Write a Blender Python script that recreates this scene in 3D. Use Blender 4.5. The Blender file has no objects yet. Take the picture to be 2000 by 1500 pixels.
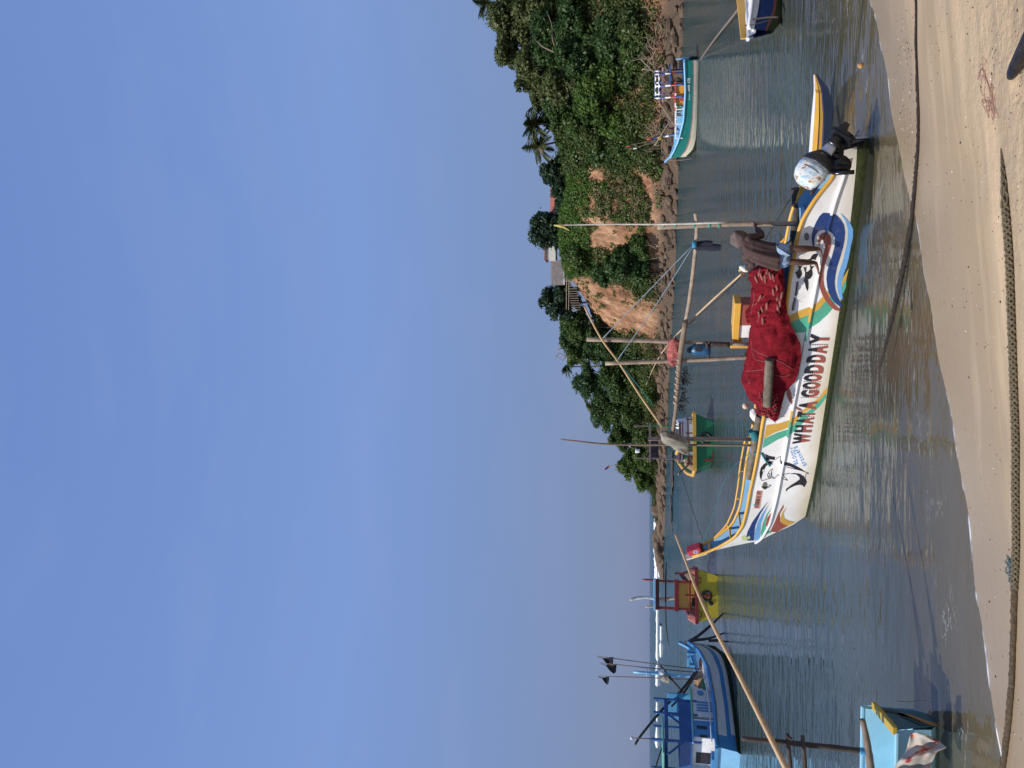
import bpy, bmesh, math, random
import numpy as np
from mathutils import Vector, Matrix, noise
sc = bpy.context.scene
COL = sc.collection
R = math.radians
# ------------------------------------------------------------------ camera (the photo lies on its side: world up is picture left)
PITCH, CAM_H, FPX = R(10.13), 3.4, 1500.0
FW = Vector((0, math.cos(PITCH), math.sin(PITCH)))
UP = Vector((0, -math.sin(PITCH), math.cos(PITCH)))
RT = Vector((1, 0, 0))
CAM = Vector((0, 0, CAM_H))
cd = bpy.data.cameras.new('camera'); cam = bpy.data.objects.new('camera', cd); COL.objects.link(cam)
cd.sensor_width = 36; cd.lens = 27; cd.clip_start = 0.05; cd.clip_end = 30000
m3 = Matrix((-UP, RT, -FW)).transposed()
cam.matrix_world = Matrix.Translation(CAM) @ m3.to_4x4()
sc.camera = cam
# ------------------------------------------------------------------ sky, sun, exposure
SUN_DIR = Vector((-0.80, -0.42, 1.12)).normalized()          # towards the sun
w = bpy.data.worlds.new('World'); sc.world = w; w.use_nodes = True
nt = w.node_tree; nt.nodes.clear(); N = nt.nodes.new; L = nt.links.new
sky = N('ShaderNodeTexSky'); sky.sky_type = 'NISHITA'; sky.sun_disc = False
sky.sun_elevation = math.asin(SUN_DIR.z); sky.sun_rotation = math.atan2(SUN_DIR.x, SUN_DIR.y)
sky.air_density = 1.3; sky.dust_density = 0.4; sky.ozone_density = 2.0
hs = N('ShaderNodeHueSaturation'); hs.inputs['Saturation'].default_value = 0.95
L(sky.outputs[0], hs.inputs['Color'])
tc = N('ShaderNodeTexCoord'); mp = N('ShaderNodeMapping'); mp.inputs['Scale'].default_value = (1.5, 1.5, 7.5)
L(tc.outputs['Generated'], mp.inputs[0])
nz = N('ShaderNodeTexNoise'); nz.inputs['Scale'].default_value = 2.2; nz.inputs['Detail'].default_value = 5; nz.inputs['Roughness'].default_value = .55
L(mp.outputs[0], nz.inputs['Vector'])
cr = N('ShaderNodeValToRGB'); cr.color_ramp.elements[0].position = .5; cr.color_ramp.elements[1].position = .78
cr.color_ramp.elements[0].color = (0, 0, 0, 1); cr.color_ramp.elements[1].color = (.09, .09, .09, 1)
L(nz.outputs[0], cr.inputs[0])
hz = N('ShaderNodeMix'); hz.data_type = 'RGBA'; hz.inputs[0].default_value = .88
L(hs.outputs[0], hz.inputs[6]); sp_ = N('ShaderNodeSeparateXYZ'); L(tc.outputs['Generated'], sp_.inputs[0])
hr = N('ShaderNodeValToRGB'); he = hr.color_ramp.elements      # marine haze: greyer low down, bluer overhead
he[0].position = 0; he[0].color = (.138, .196, .375, 1); he[1].position = .72; he[1].color = (.146, .256, .585, 1); hq = he.new(.14); hq.color = (.165, .242, .465, 1); hq = he.new(.36); hq.color = (.192, .308, .640, 1)
L(sp_.outputs[2], hr.inputs[0])
hsc = N('ShaderNodeMix'); hsc.data_type = 'RGBA'; hsc.blend_type = 'MULTIPLY'; hsc.inputs[0].default_value = 1; L(hr.outputs[0], hsc.inputs[6]); hsc.inputs[7].default_value = (9.2, 9.2, 9.2, 1); L(hsc.outputs[2], hz.inputs[7])
cl = N('ShaderNodeMix'); cl.data_type = 'RGBA'
L(cr.outputs[0], cl.inputs[0]); L(hz.outputs[2], cl.inputs[6]); cl.inputs[7].default_value = (3.6, 3.9, 5.6, 1)
bg = N('ShaderNodeBackground'); bg.inputs[1].default_value = 0.1
L(cl.outputs[2], bg.inputs[0])
wo = N('ShaderNodeOutputWorld'); L(bg.outputs[0], wo.inputs[0])
sd = bpy.data.lights.new('sun', 'SUN'); sd.energy = 4.2; sd.angle = R(.53); sd.color = (1, .94, .85)
so = bpy.data.objects.new('sun', sd); COL.objects.link(so)
so.rotation_euler = SUN_DIR.to_track_quat('Z', 'Y').to_euler(); so.location = (-20, -10, 40)
sc.view_settings.view_transform = 'Standard'; sc.view_settings.look = 'None'
sc.view_settings.exposure = 0.2; sc.view_settings.gamma = 1.0
# ------------------------------------------------------------------ helpers: picture <-> place
def ray(x, y): return FW*FPX + RT*(750-y) - UP*(x-1000)
def P(x, y, Y): r = ray(x, y); return CAM + r*(Y/r.y)
def PZ(x, y, z=0.0): r = ray(x, y); return CAM + r*((z-CAM_H)/r.z)
def proj(p):
    d = Vector(p)-CAM; k = d.dot(FW); return 1000-FPX*d.dot(UP)/k, 750-FPX*d.dot(RT)/k
# ------------------------------------------------------------------ helpers: objects
def link(name, data): o = bpy.data.objects.new(name, data); COL.objects.link(o); return o
def tag(o, label=None, cat=None, group=None, kind=None):
    if label: o['label'] = label
    if cat: o['category'] = cat
    if group: o['group'] = group
    if kind: o['kind'] = kind
    return o
def thing(name, label, cat, loc=(0, 0, 0), rz=0.0, group=None):
    o = link(name, None); o.location = loc; o.rotation_euler = (0, 0, rz); o.empty_display_size = .2
    return tag(o, label, cat, group)
def inv_of(o):
    return (Matrix.Translation(o.location) @ o.rotation_euler.to_matrix().to_4x4()).inverted()
class MB:
    def __init__(s): s.v = []; s.f = []; s.m = []; s.sm = []
    def add(s, vs, fs, mi=0, smooth=False):
        b = len(s.v); s.v += [tuple(v) for v in vs]
        for f in fs: s.f.append([i+b for i in f]); s.m.append(mi); s.sm.append(smooth)
    def box(s, c, size, mat=None, mi=0, bev=0.0):
        hx, hy, hz_ = size[0]/2, size[1]/2, size[2]/2
        bv = min(bev, hx*.8, hy*.8, hz_*.8)
        vs = []; M = mat or Matrix.Identity(3); c = Vector(c)
        if bv <= 0:
            for a in (-1, 1):
                for b in (-1, 1):
                    for d in (-1, 1): vs.append(c + M @ Vector((a*hx, b*hy, d*hz_)))
            fs = [(0, 1, 3, 2), (4, 6, 7, 5), (0, 4, 5, 1), (2, 3, 7, 6), (0, 2, 6, 4), (1, 5, 7, 3)]
            s.add(vs, fs, mi)
        else:
            bm = bmesh.new(); bmesh.ops.create_cube(bm, size=1)
            for v in bm.verts: v.co = Vector((v.co.x*hx*2, v.co.y*hy*2, v.co.z*hz_*2))
            bmesh.ops.bevel(bm, geom=bm.edges[:], offset=bv, segments=2, affect='EDGES', profile=.5)
            bm.verts.index_update()
            s.add([c + M @ v.co for v in bm.verts], [[v.index for v in f.verts] for f in bm.faces], mi)
            bm.free()
        return s
    def beam(s, a, b, wd, ht, mi=0, bev=0.0):
        a, b = Vector(a), Vector(b); x = (b-a); Ln = x.length; x.normalize()
        u = Vector((0, 0, 1)) if abs(x.z) < .95 else Vector((0, 1, 0))
        y = u.cross(x).normalized(); z = x.cross(y)
        return s.box((a+b)/2, (Ln, wd, ht), Matrix((x, y, z)).transposed(), mi, bev)
    def tube(s, pts, r, seg=8, mi=0, cap=True, wob=0.0, seed=0):
        pts = [Vector(p) for p in pts]; n = len(pts)
        rs = r if hasattr(r, '__len__') else [r]*n
        rnd = random.Random(seed)
        vs = []; fs = []; y = None
        for i, p in enumerate(pts):
            t = (pts[min(i+1, n-1)]-pts[max(i-1, 0)])
            if t.length < 1e-9: t = Vector((0, 0, 1))
            t.normalize()
            if y is None:
                u = Vector((0, 0, 1)) if abs(t.z) < .9 else Vector((1, 0, 0)); y = u.cross(t).normalized()
            else: y = (y - t*y.dot(t)).normalized()
            z = t.cross(y)
            for k in range(seg):
                a = 2*math.pi*k/seg; rr = rs[i]*(1+wob*(rnd.random()-.5))
                vs.append(p + y*math.cos(a)*rr + z*math.sin(a)*rr)
        for i in range(n-1):
            for k in range(seg):
                k2 = (k+1) % seg; fs.append((i*seg+k, i*seg+k2, (i+1)*seg+k2, (i+1)*seg+k))
        s.add(vs, fs, mi, True)
        if cap:
            s.add(vs[:seg], [tuple(range(seg))[::-1]], mi); s.add(vs[-seg:], [tuple(range(seg))], mi)
        return s
    def grid(s, fn, us, vs_, mi=0, smooth=True, flip=False):
        nu, nv = len(us), len(vs_)
        V_ = [fn(u, v) for u in us for v in vs_]; F_ = []
        for i in range(nu-1):
            for j in range(nv-1):
                q = (i*nv+j, (i+1)*nv+j, (i+1)*nv+j+1, i*nv+j+1); F_.append(q[::-1] if flip else q)
        s.add(V_, F_, mi, smooth); return s
    def prism(s, poly, a, b, mi=0):
        """poly: list of 3d points; extruded by vector from a to b offsets"""
        a, b = Vector(a), Vector(b); n = len(poly); P0 = [Vector(p)+a for p in poly]; P1 = [Vector(p)+b for p in poly]
        fs = [tuple(range(n))[::-1], tuple(range(n, 2*n))] + [(i, (i+1) % n, n+(i+1) % n, n+i) for i in range(n)]
        s.add(P0+P1, fs, mi); return s
    def sphere(s, c, r, mi=0, seg=10, rings=7, M=None):
        c = Vector(c); r = r if hasattr(r, '__len__') else (r, r, r); vs = []; fs = []
        for i in range(rings+1):
            th = math.pi*i/rings
            for k in range(seg):
                a = 2*math.pi*k/seg; q = Vector((math.sin(th)*math.cos(a)*r[0], math.sin(th)*math.sin(a)*r[1], math.cos(th)*r[2]))
                vs.append(c + (M @ q if M else q))
        for i in range(rings):
            for k in range(seg):
                k2 = (k+1) % seg; fs.append((i*seg+k, (i+1)*seg+k, (i+1)*seg+k2, i*seg+k2))
        s.add(vs, fs, mi, True); return s
    def build(s, name, mats, parent=None, fix=True, world=False):
        me = bpy.data.meshes.new(name)
        vs = s.v
        if world and parent is not None:
            I = inv_of(parent); vs = [tuple(I @ Vector(v)) for v in vs]
        me.from_pydata(vs, [], s.f)
        mats = mats if isinstance(mats, (list, tuple)) else [mats]
        for m in mats: me.materials.append(m)
        me.polygons.foreach_set('material_index', s.m); me.polygons.foreach_set('use_smooth', s.sm)
        if fix:
            bm = bmesh.new(); bm.from_mesh(me); bmesh.ops.remove_doubles(bm, verts=bm.verts, dist=1e-5)
            bmesh.ops.recalc_face_normals(bm, faces=bm.faces); bm.to_mesh(me); bm.free()
        me.update()
        o = link(name, me)
        if parent is not None: o.parent = parent
        return o
def fast_mesh(name, V, F, mats, parent=None):
    """V (n,3) array, F (m,4) array of quads"""
    me = bpy.data.meshes.new(name); V = np.asarray(V, np.float32); F = np.asarray(F, np.int32)
    me.vertices.add(len(V)); me.vertices.foreach_set('co', V.ravel())
    k = F.shape[1]; me.loops.add(F.size); me.loops.foreach_set('vertex_index', F.ravel())
    me.polygons.add(len(F)); me.polygons.foreach_set('loop_start', np.arange(0, F.size, k, dtype=np.int32))
    me.polygons.foreach_set('loop_total', np.full(len(F), k, np.int32))
    for m in (mats if isinstance(mats, (list, tuple)) else [mats]): me.materials.append(m)
    me.update(calc_edges=True); me.validate()
    o = link(name, me)
    if parent is not None: o.parent = parent
    return o
def smooth_pts(pts, n=6):
    """Catmull-Rom through points"""
    pts = [Vector(p) for p in pts]; out = []
    for i in range(len(pts)-1):
        p0, p1, p2, p3 = pts[max(i-1, 0)], pts[i], pts[i+1], pts[min(i+2, len(pts)-1)]
        for k in range(n):
            t = k/n
            out.append(.5*((2*p1)+(p2-p0)*t+(2*p0-5*p1+4*p2-p3)*t*t+(3*p1-p0-3*p2+p3)*t**3))
    out.append(pts[-1]); return out
# ------------------------------------------------------------------ helpers: materials
MATS = {}
def mat(name, col, rough=.6, var=.12, scale=6.0, bump=0.0, bscale=40.0, metal=0.0, spec=.5, wear=None, wear_amt=.5, stretch=(1, 1, 1), coat=0.0):
    if name in MATS: return MATS[name]
    m = bpy.data.materials.new(name); m.use_nodes = True; t = m.node_tree; b = t.nodes['Principled BSDF']
    n_ = t.nodes.new; l = t.links.new
    b.inputs['Roughness'].default_value = rough; b.inputs['Metallic'].default_value = metal
    b.inputs['Specular IOR Level'].default_value = spec
    if coat: b.inputs['Coat Weight'].default_value = coat
    c4 = (*col, 1)
    tcn = n_('ShaderNodeTexCoord'); mpn = n_('ShaderNodeMapping'); mpn.inputs['Scale'].default_value = stretch
    l(tcn.outputs['Object'], mpn.inputs[0])
    nn = n_('ShaderNodeTexNoise'); nn.inputs['Scale'].default_value = scale; nn.inputs['Detail'].default_value = 6; nn.inputs['Roughness'].default_value = .65
    l(mpn.outputs[0], nn.inputs['Vector'])
    rp = n_('ShaderNodeValToRGB'); rp.color_ramp.elements[0].position = .3; rp.color_ramp.elements[1].position = .7
    rp.color_ramp.elements[0].color = (*[c*(1-var) for c in col], 1); rp.color_ramp.elements[1].color = (*[min(c*(1+var), .95) for c in col], 1)
    l(nn.outputs[0], rp.inputs[0]); out = rp.outputs[0]
    if wear:
        n2 = n_('ShaderNodeTexNoise'); n2.inputs['Scale'].default_value = scale*2.3; n2.inputs['Detail'].default_value = 8; n2.inputs['Roughness'].default_value = .7
        l(mpn.outputs[0], n2.inputs['Vector'])
        r2 = n_('ShaderNodeValToRGB'); r2.color_ramp.elements[0].position = .56; r2.color_ramp.elements[1].position = .72
        r2.color_ramp.elements[0].color = (0, 0, 0, 1); r2.color_ramp.elements[1].color = (wear_amt,)*3+(1,)
        l(n2.outputs[0], r2.inputs[0])
        mx = n_('ShaderNodeMix'); mx.data_type = 'RGBA'; l(r2.outputs[0], mx.inputs[0]); l(out, mx.inputs[6]); mx.inputs[7].default_value = (*wear, 1)
        out = mx.outputs[2]
    l(out, b.inputs['Base Color'])
    if bump:
        nb = n_('ShaderNodeTexNoise'); nb.inputs['Scale'].default_value = bscale; nb.inputs['Detail'].default_value = 5
        l(mpn.outputs[0], nb.inputs['Vector'])
        bp = n_('ShaderNodeBump'); bp.inputs['Strength'].default_value = min(1, bump*10); bp.inputs['Distance'].default_value = bump
        l(nb.outputs[0], bp.inputs['Height']); l(bp.outputs[0], b.inputs['Normal'])
    MATS[name] = m; return m
def paint(name, col, **k):
    a = dict(rough=.45, var=.10, scale=3, bump=.002, bscale=16, wear=(.35, .28, .2), wear_amt=.3); a.update(k); return mat(name, col, **a)
WHITE = paint('white_paint', (.80, .78, .76), wear_amt=.12)
YELLOW = paint('yellow_paint', (.66, .36, .045), wear=(.4, .3, .12))
NAVY = paint('navy_paint', (.012, .042, .17)); SKYB = paint('sky_blue_paint', (.15, .36, .66))
MINT = paint('mint_green_paint', (.075, .37, .24)); RUST = paint('rust_red_paint', (.30, .07, .045))
BLACKP = paint('black_paint', (.022, .018, .024), wear_amt=.05); PALEB = paint('pale_blue_paint', (.22, .43, .62))
BAND = paint('ochre_yellow_paint', (.60, .34, .05))
CREAM = paint('cream_paint', (.72, .66, .5), wear=(.3, .2, .1), wear_amt=.4)
WEED = mat('weed_growth', (.035, .045, .008), rough=.8, var=.6, scale=14, bump=.02, bscale=60)
WOOD = mat('weathered_wood', (.20, .15, .105), rough=.85, var=.35, scale=7, bump=.006, bscale=22, stretch=(1, 1, .25))
DWOOD = mat('dark_wood', (.055, .042, .034), rough=.85, var=.4, scale=8, bump=.006, bscale=25)
PWOOD = mat('pale_wood', (.30, .235, .17), rough=.8, var=.4, scale=6, bump=.004, bscale=20, wear=(.2, .15, .1))
BAMBOO = mat('bamboo_cane', (.50, .34, .18), rough=.5, var=.2, scale=5, wear=(.25, .16, .08), wear_amt=.5)
BARK = mat('log_bark', (.15, .125, .09), rough=.9, var=.5, scale=9, bump=.012, bscale=26, stretch=(1, 1, 1), wear=(.07, .06, .05))
CUT = mat('cut_wood', (.48, .43, .36), rough=.8, var=.15, scale=20)
RUBBER = mat('black_rubber', (.012, .012, .013), rough=.55, var=.2)
MOTORB = mat('motor_black', (.012, .013, .016), rough=.25, var=.3, scale=12, bump=.002, bscale=60)
STEEL = mat('bare_steel', (.35, .35, .36), rough=.35, metal=.8)
TEALROPE = mat('teal_rope_fibre', (.015, .15, .17), rough=.8, var=.3, scale=40, bump=.004, bscale=120)
BLUEROPE = mat('pale_blue_rope_fibre', (.22, .29, .36), rough=.8, var=.2)
DARKROPE = mat('dark_rope_fibre', (.03, .035, .035), rough=.85, var=.3)
# ================================================================== THE SETTING
SX = [-60, -12, -3.77, -2.3, -1.19, .43, 1.62, 3.16, 4.56, 6.0, 12, 40, 120]
SY = [-6, 5.2, 8.27, 8.74, 9.21, 9.89, 10.5, 11.3, 12.0, 12.79, 16.0, 24, 40]
def shore(X):
    X = np.asarray(X, float)
    return sum(np.interp(X+d, SX, SY) for d in (-.6, -.3, 0, .3, .6))/5 + .05*np.sin(X*2.1+.5) + .03*np.sin(X*5.3)
def sand_z(X, Y):
    D = shore(X)-Y
    up = np.where(D < 1.2, .10*D, .12+.15*(D-1.2)); up = np.minimum(up, 2.0+.02*np.maximum(D-12, 0))
    dn = np.maximum(.085*D, -1.4) - np.clip((-D-16)*.05, 0, 4)
    return np.where(D > 0, up, dn)
def axis_vals(fine0, fine1, step, far0, far1, grow=1.28):
    a = list(np.arange(fine0, fine1+1e-6, step)); s = step
    while a[-1] < far1: s *= grow; a.append(min(a[-1]+s, far1))
    s = step
    while a[0] > far0: s *= grow; a.insert(0, max(a[0]-s, far0))
    return np.array(a)
def grid_mesh(name, xs, ys, zf, mats, attrs=None):
    X, Y = np.meshgrid(xs, ys, indexing='ij'); Z = zf(X, Y)
    nx, ny = X.shape; idx = np.arange(nx*ny).reshape(nx, ny)
    F = np.stack([idx[:-1, :-1], idx[1:, :-1], idx[1:, 1:], idx[:-1, 1:]], -1).reshape(-1, 4)
    o = fast_mesh(name, np.stack([X, Y, Z], -1).reshape(-1, 3), F, mats)
    for k, fn in (attrs or {}).items():
        a = o.data.attributes.new(k, 'FLOAT', 'POINT'); a.data.foreach_set('value', fn(X, Y).astype(np.float32).ravel())
    o.data.polygons.foreach_set('use_smooth', np.ones(len(F), bool)); return o
def fbm(X, Y, f, seed, octv=4):
    rs = np.random.RandomState(seed); out = 0; a = 1.0
    for o_ in range(octv):
        for k in range(5):
            th = rs.rand()*6.283; ph = rs.rand()*6.283; ff = f*(.7+.6*rs.rand())
            out = out + a*np.sin((X*math.cos(th)+Y*math.sin(th))*ff+ph)/5
        f *= 1.9; a *= .55
    return out
# ---- sand
def sand_mat():
    m = bpy.data.materials.new('beach_sand'); m.use_nodes = True; t = m.node_tree; b = t.nodes['Principled BSDF']; b.inputs['Specular IOR Level'].default_value = .22; n = t.nodes.new; l = t.links.new
    at = n('ShaderNodeAttribute'); at.attribute_name = 'height'
    g = n('ShaderNodeNewGeometry')
    mp_ = n('ShaderNodeMapping'); mp_.inputs['Rotation'].default_value = (0, 0, R(-28)); mp_.inputs['Scale'].default_value = (.22, 1.6, 1); l(g.outputs['Position'], mp_.inputs[0])
    st = n('ShaderNodeTexNoise'); st.inputs['Scale'].default_value = 1.6; st.inputs['Detail'].default_value = 6; st.inputs['Roughness'].default_value = .6; l(mp_.outputs[0], st.inputs['Vector'])
    # moist bands drawn by the last swash: height plus streaks along the shore
    ma = n('ShaderNodeMath'); ma.operation = 'MULTIPLY_ADD'; l(st.outputs[0], ma.inputs[0]); ma.inputs[1].default_value = 1.35; l(at.outputs['Fac'], ma.inputs[2])
    rp = n('ShaderNodeValToRGB'); e = rp.color_ramp.elements
    e[0].position = .36; e[0].color = (.35, .26, .16, 1); e[1].position = 1.0; e[1].color = (.66, .475, .285, 1)
    for p_, c_ in ((.50, (.45, .335, .212, 1)), (.66, (.59, .43, .262, 1)), (.78, (.52, .385, .245, 1))):
        q = e.new(p_); q.color = c_
    mr = n('ShaderNodeMapRange'); mr.inputs[1].default_value = .22; mr.inputs[2].default_value = 2.0; l(ma.outputs[0], mr.inputs[0])
    l(mr.outputs[0], rp.inputs[0])
    gr = n('ShaderNodeTexNoise'); gr.inputs['Scale'].default_value = 260; gr.inputs['Detail'].default_value = 3; l(g.outputs['Position'], gr.inputs['Vector'])
    gm = n('ShaderNodeMapRange'); gm.inputs[1].default_value = .3; gm.inputs[2].default_value = .7; gm.inputs[3].default_value = .86; gm.inputs[4].default_value = 1.12; l(gr.outputs[0], gm.inputs[0])
    mu = n('ShaderNodeMix'); mu.data_type = 'RGBA'; mu.blend_type = 'MULTIPLY'; mu.inputs[0].default_value = 1; l(rp.outputs[0], mu.inputs[6]); l(gm.outputs[0], mu.inputs[7])
    # dark organic flecks
    vo = n('ShaderNodeTexNoise'); vo.inputs['Scale'].default_value = 22; vo.inputs['Detail'].default_value = 2; l(g.outputs['Position'], vo.inputs['Vector'])
    vr = n('ShaderNodeValToRGB'); vr.color_ramp.elements[0].position = .76; vr.color_ramp.elements[1].position = .80; vr.color_ramp.elements[0].color = (0, 0, 0, 1); l(vo.outputs[0], vr.inputs[0])
    mx = n('ShaderNodeMix'); mx.data_type = 'RGBA'; l(vr.outputs[0], mx.inputs[0]); l(mu.outputs[2], mx.inputs[6]); mx.inputs[7].default_value = (.07, .045, .03, 1)
    bl = n('ShaderNodeTexNoise'); bl.inputs['Scale'].default_value = 5.5; bl.inputs['Detail'].default_value = 6; bl.inputs['Roughness'].default_value = .7; l(mp_.outputs[0], bl.inputs['Vector'])
    br_ = n('ShaderNodeMapRange'); br_.inputs[1].default_value = .60; br_.inputs[2].default_value = .72; l(bl.outputs[0], br_.inputs[0])      # organic brown stains on the upper sand
    bh = n('ShaderNodeMapRange'); bh.inputs[1].default_value = .45; bh.inputs[2].default_value = .75; bh.inputs[4].default_value = .62; l(at.outputs['Fac'], bh.inputs[0])
    bm_ = n('ShaderNodeMath'); bm_.operation = 'MULTIPLY'; l(br_.outputs[0], bm_.inputs[0]); l(bh.outputs[0], bm_.inputs[1])
    m4 = n('ShaderNodeMix'); m4.data_type = 'RGBA'; l(bm_.outputs[0], m4.inputs[0]); l(mx.outputs[2], m4.inputs[6]); m4.inputs[7].default_value = (.17, .105, .06, 1)
    l(m4.outputs[2], b.inputs['Base Color'])
    wt = n('ShaderNodeMapRange'); wt.inputs[1].default_value = .03; wt.inputs[2].default_value = .2; wt.inputs[3].default_value = .7; wt.inputs[4].default_value = .2; l(at.outputs['Fac'], wt.inputs[0]); l(wt.outputs[0], b.inputs['Specular IOR Level'])
    ro = n('ShaderNodeMapRange'); ro.inputs[1].default_value = .04; ro.inputs[2].default_value = .30; ro.inputs[3].default_value = .14; ro.inputs[4].default_value = .85; l(at.outputs['Fac'], ro.inputs[0]); l(ro.outputs[0], b.inputs['Roughness'])
    # bump grows where the sand is dry and trodden
    b1 = n('ShaderNodeTexNoise'); b1.inputs['Scale'].default_value = 7; b1.inputs['Detail'].default_value = 8; b1.inputs['Roughness'].default_value = .62; l(g.outputs['Position'], b1.inputs['Vector'])
    bs = n('ShaderNodeMapRange'); bs.inputs[1].default_value = .32; bs.inputs[2].default_value = .7; bs.inputs[3].default_value = .06; bs.inputs[4].default_value = 1.0; l(at.outputs['Fac'], bs.inputs[0])
    bp = n('ShaderNodeBump'); bp.inputs['Distance'].default_value = .16; l(bs.outputs[0], bp.inputs['Strength']); l(b1.outputs[0], bp.inputs['Height'])
    bp2 = n('ShaderNodeBump'); bp2.inputs['Distance'].default_value = .004; bp2.inputs['Strength'].default_value = .5; l(gr.outputs[0], bp2.inputs['Height']); l(bp.outputs[0], bp2.inputs['Normal'])
    l(bp2.outputs[0], b.inputs['Normal']); return m
def sand_full(X, Y):
    z = sand_z(X, Y); dry = np.clip((z-.75)/.5, 0, 1)
    return z + .012*fbm(X, Y, .9, 3)*np.clip(z+.3, 0, 1) + dry*(.02*fbm(X, Y, 3.2, 5) + .012*fbm(X, Y, 9, 6))
sxs = axis_vals(-8, 10, .065, -700, 900); sys_ = axis_vals(1, 14, .065, -700, 9000)
PITS = []
for k in range(95):
    rr_ = random.Random(k*7+1); PITS.append((rr_.uniform(.2, 3.2), rr_.uniform(4.9, 6.5)+(.25 if k % 3 == 0 else 0), rr_.uniform(0, 3.14), rr_.uniform(.03, .075)))
def sand_mesh_z(X, Y):
    z = sand_full(X, Y); dry = np.clip((sand_z(X, Y)-.42)/.35, 0, 1)
    for px, py, a, dp in PITS:
        u = (X-px)*math.cos(a)+(Y-py)*math.sin(a); v = -(X-px)*math.sin(a)+(Y-py)*math.cos(a); q = (u/.17)**2+(v/.085)**2
        z = z + dry*(-dp*np.exp(-q)+dp*.45*np.exp(-(np.sqrt(q)-1.5)**2*4))
    return z
sand = grid_mesh('beach', sxs, sys_, sand_mesh_z, sand_mat(), {'height': sand_z}); tag(sand, kind='structure')
def gz(x, y): return float(sand_full(np.array([float(x)]), np.array([float(y)]))[0])
def PS(x, y):
    """point where the sight line of a picture point meets the sand"""
    z = .6; p = PZ(x, y, z)
    for k in range(7): z = gz(p.x, p.y); p = PZ(x, y, z)
    return p
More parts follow.
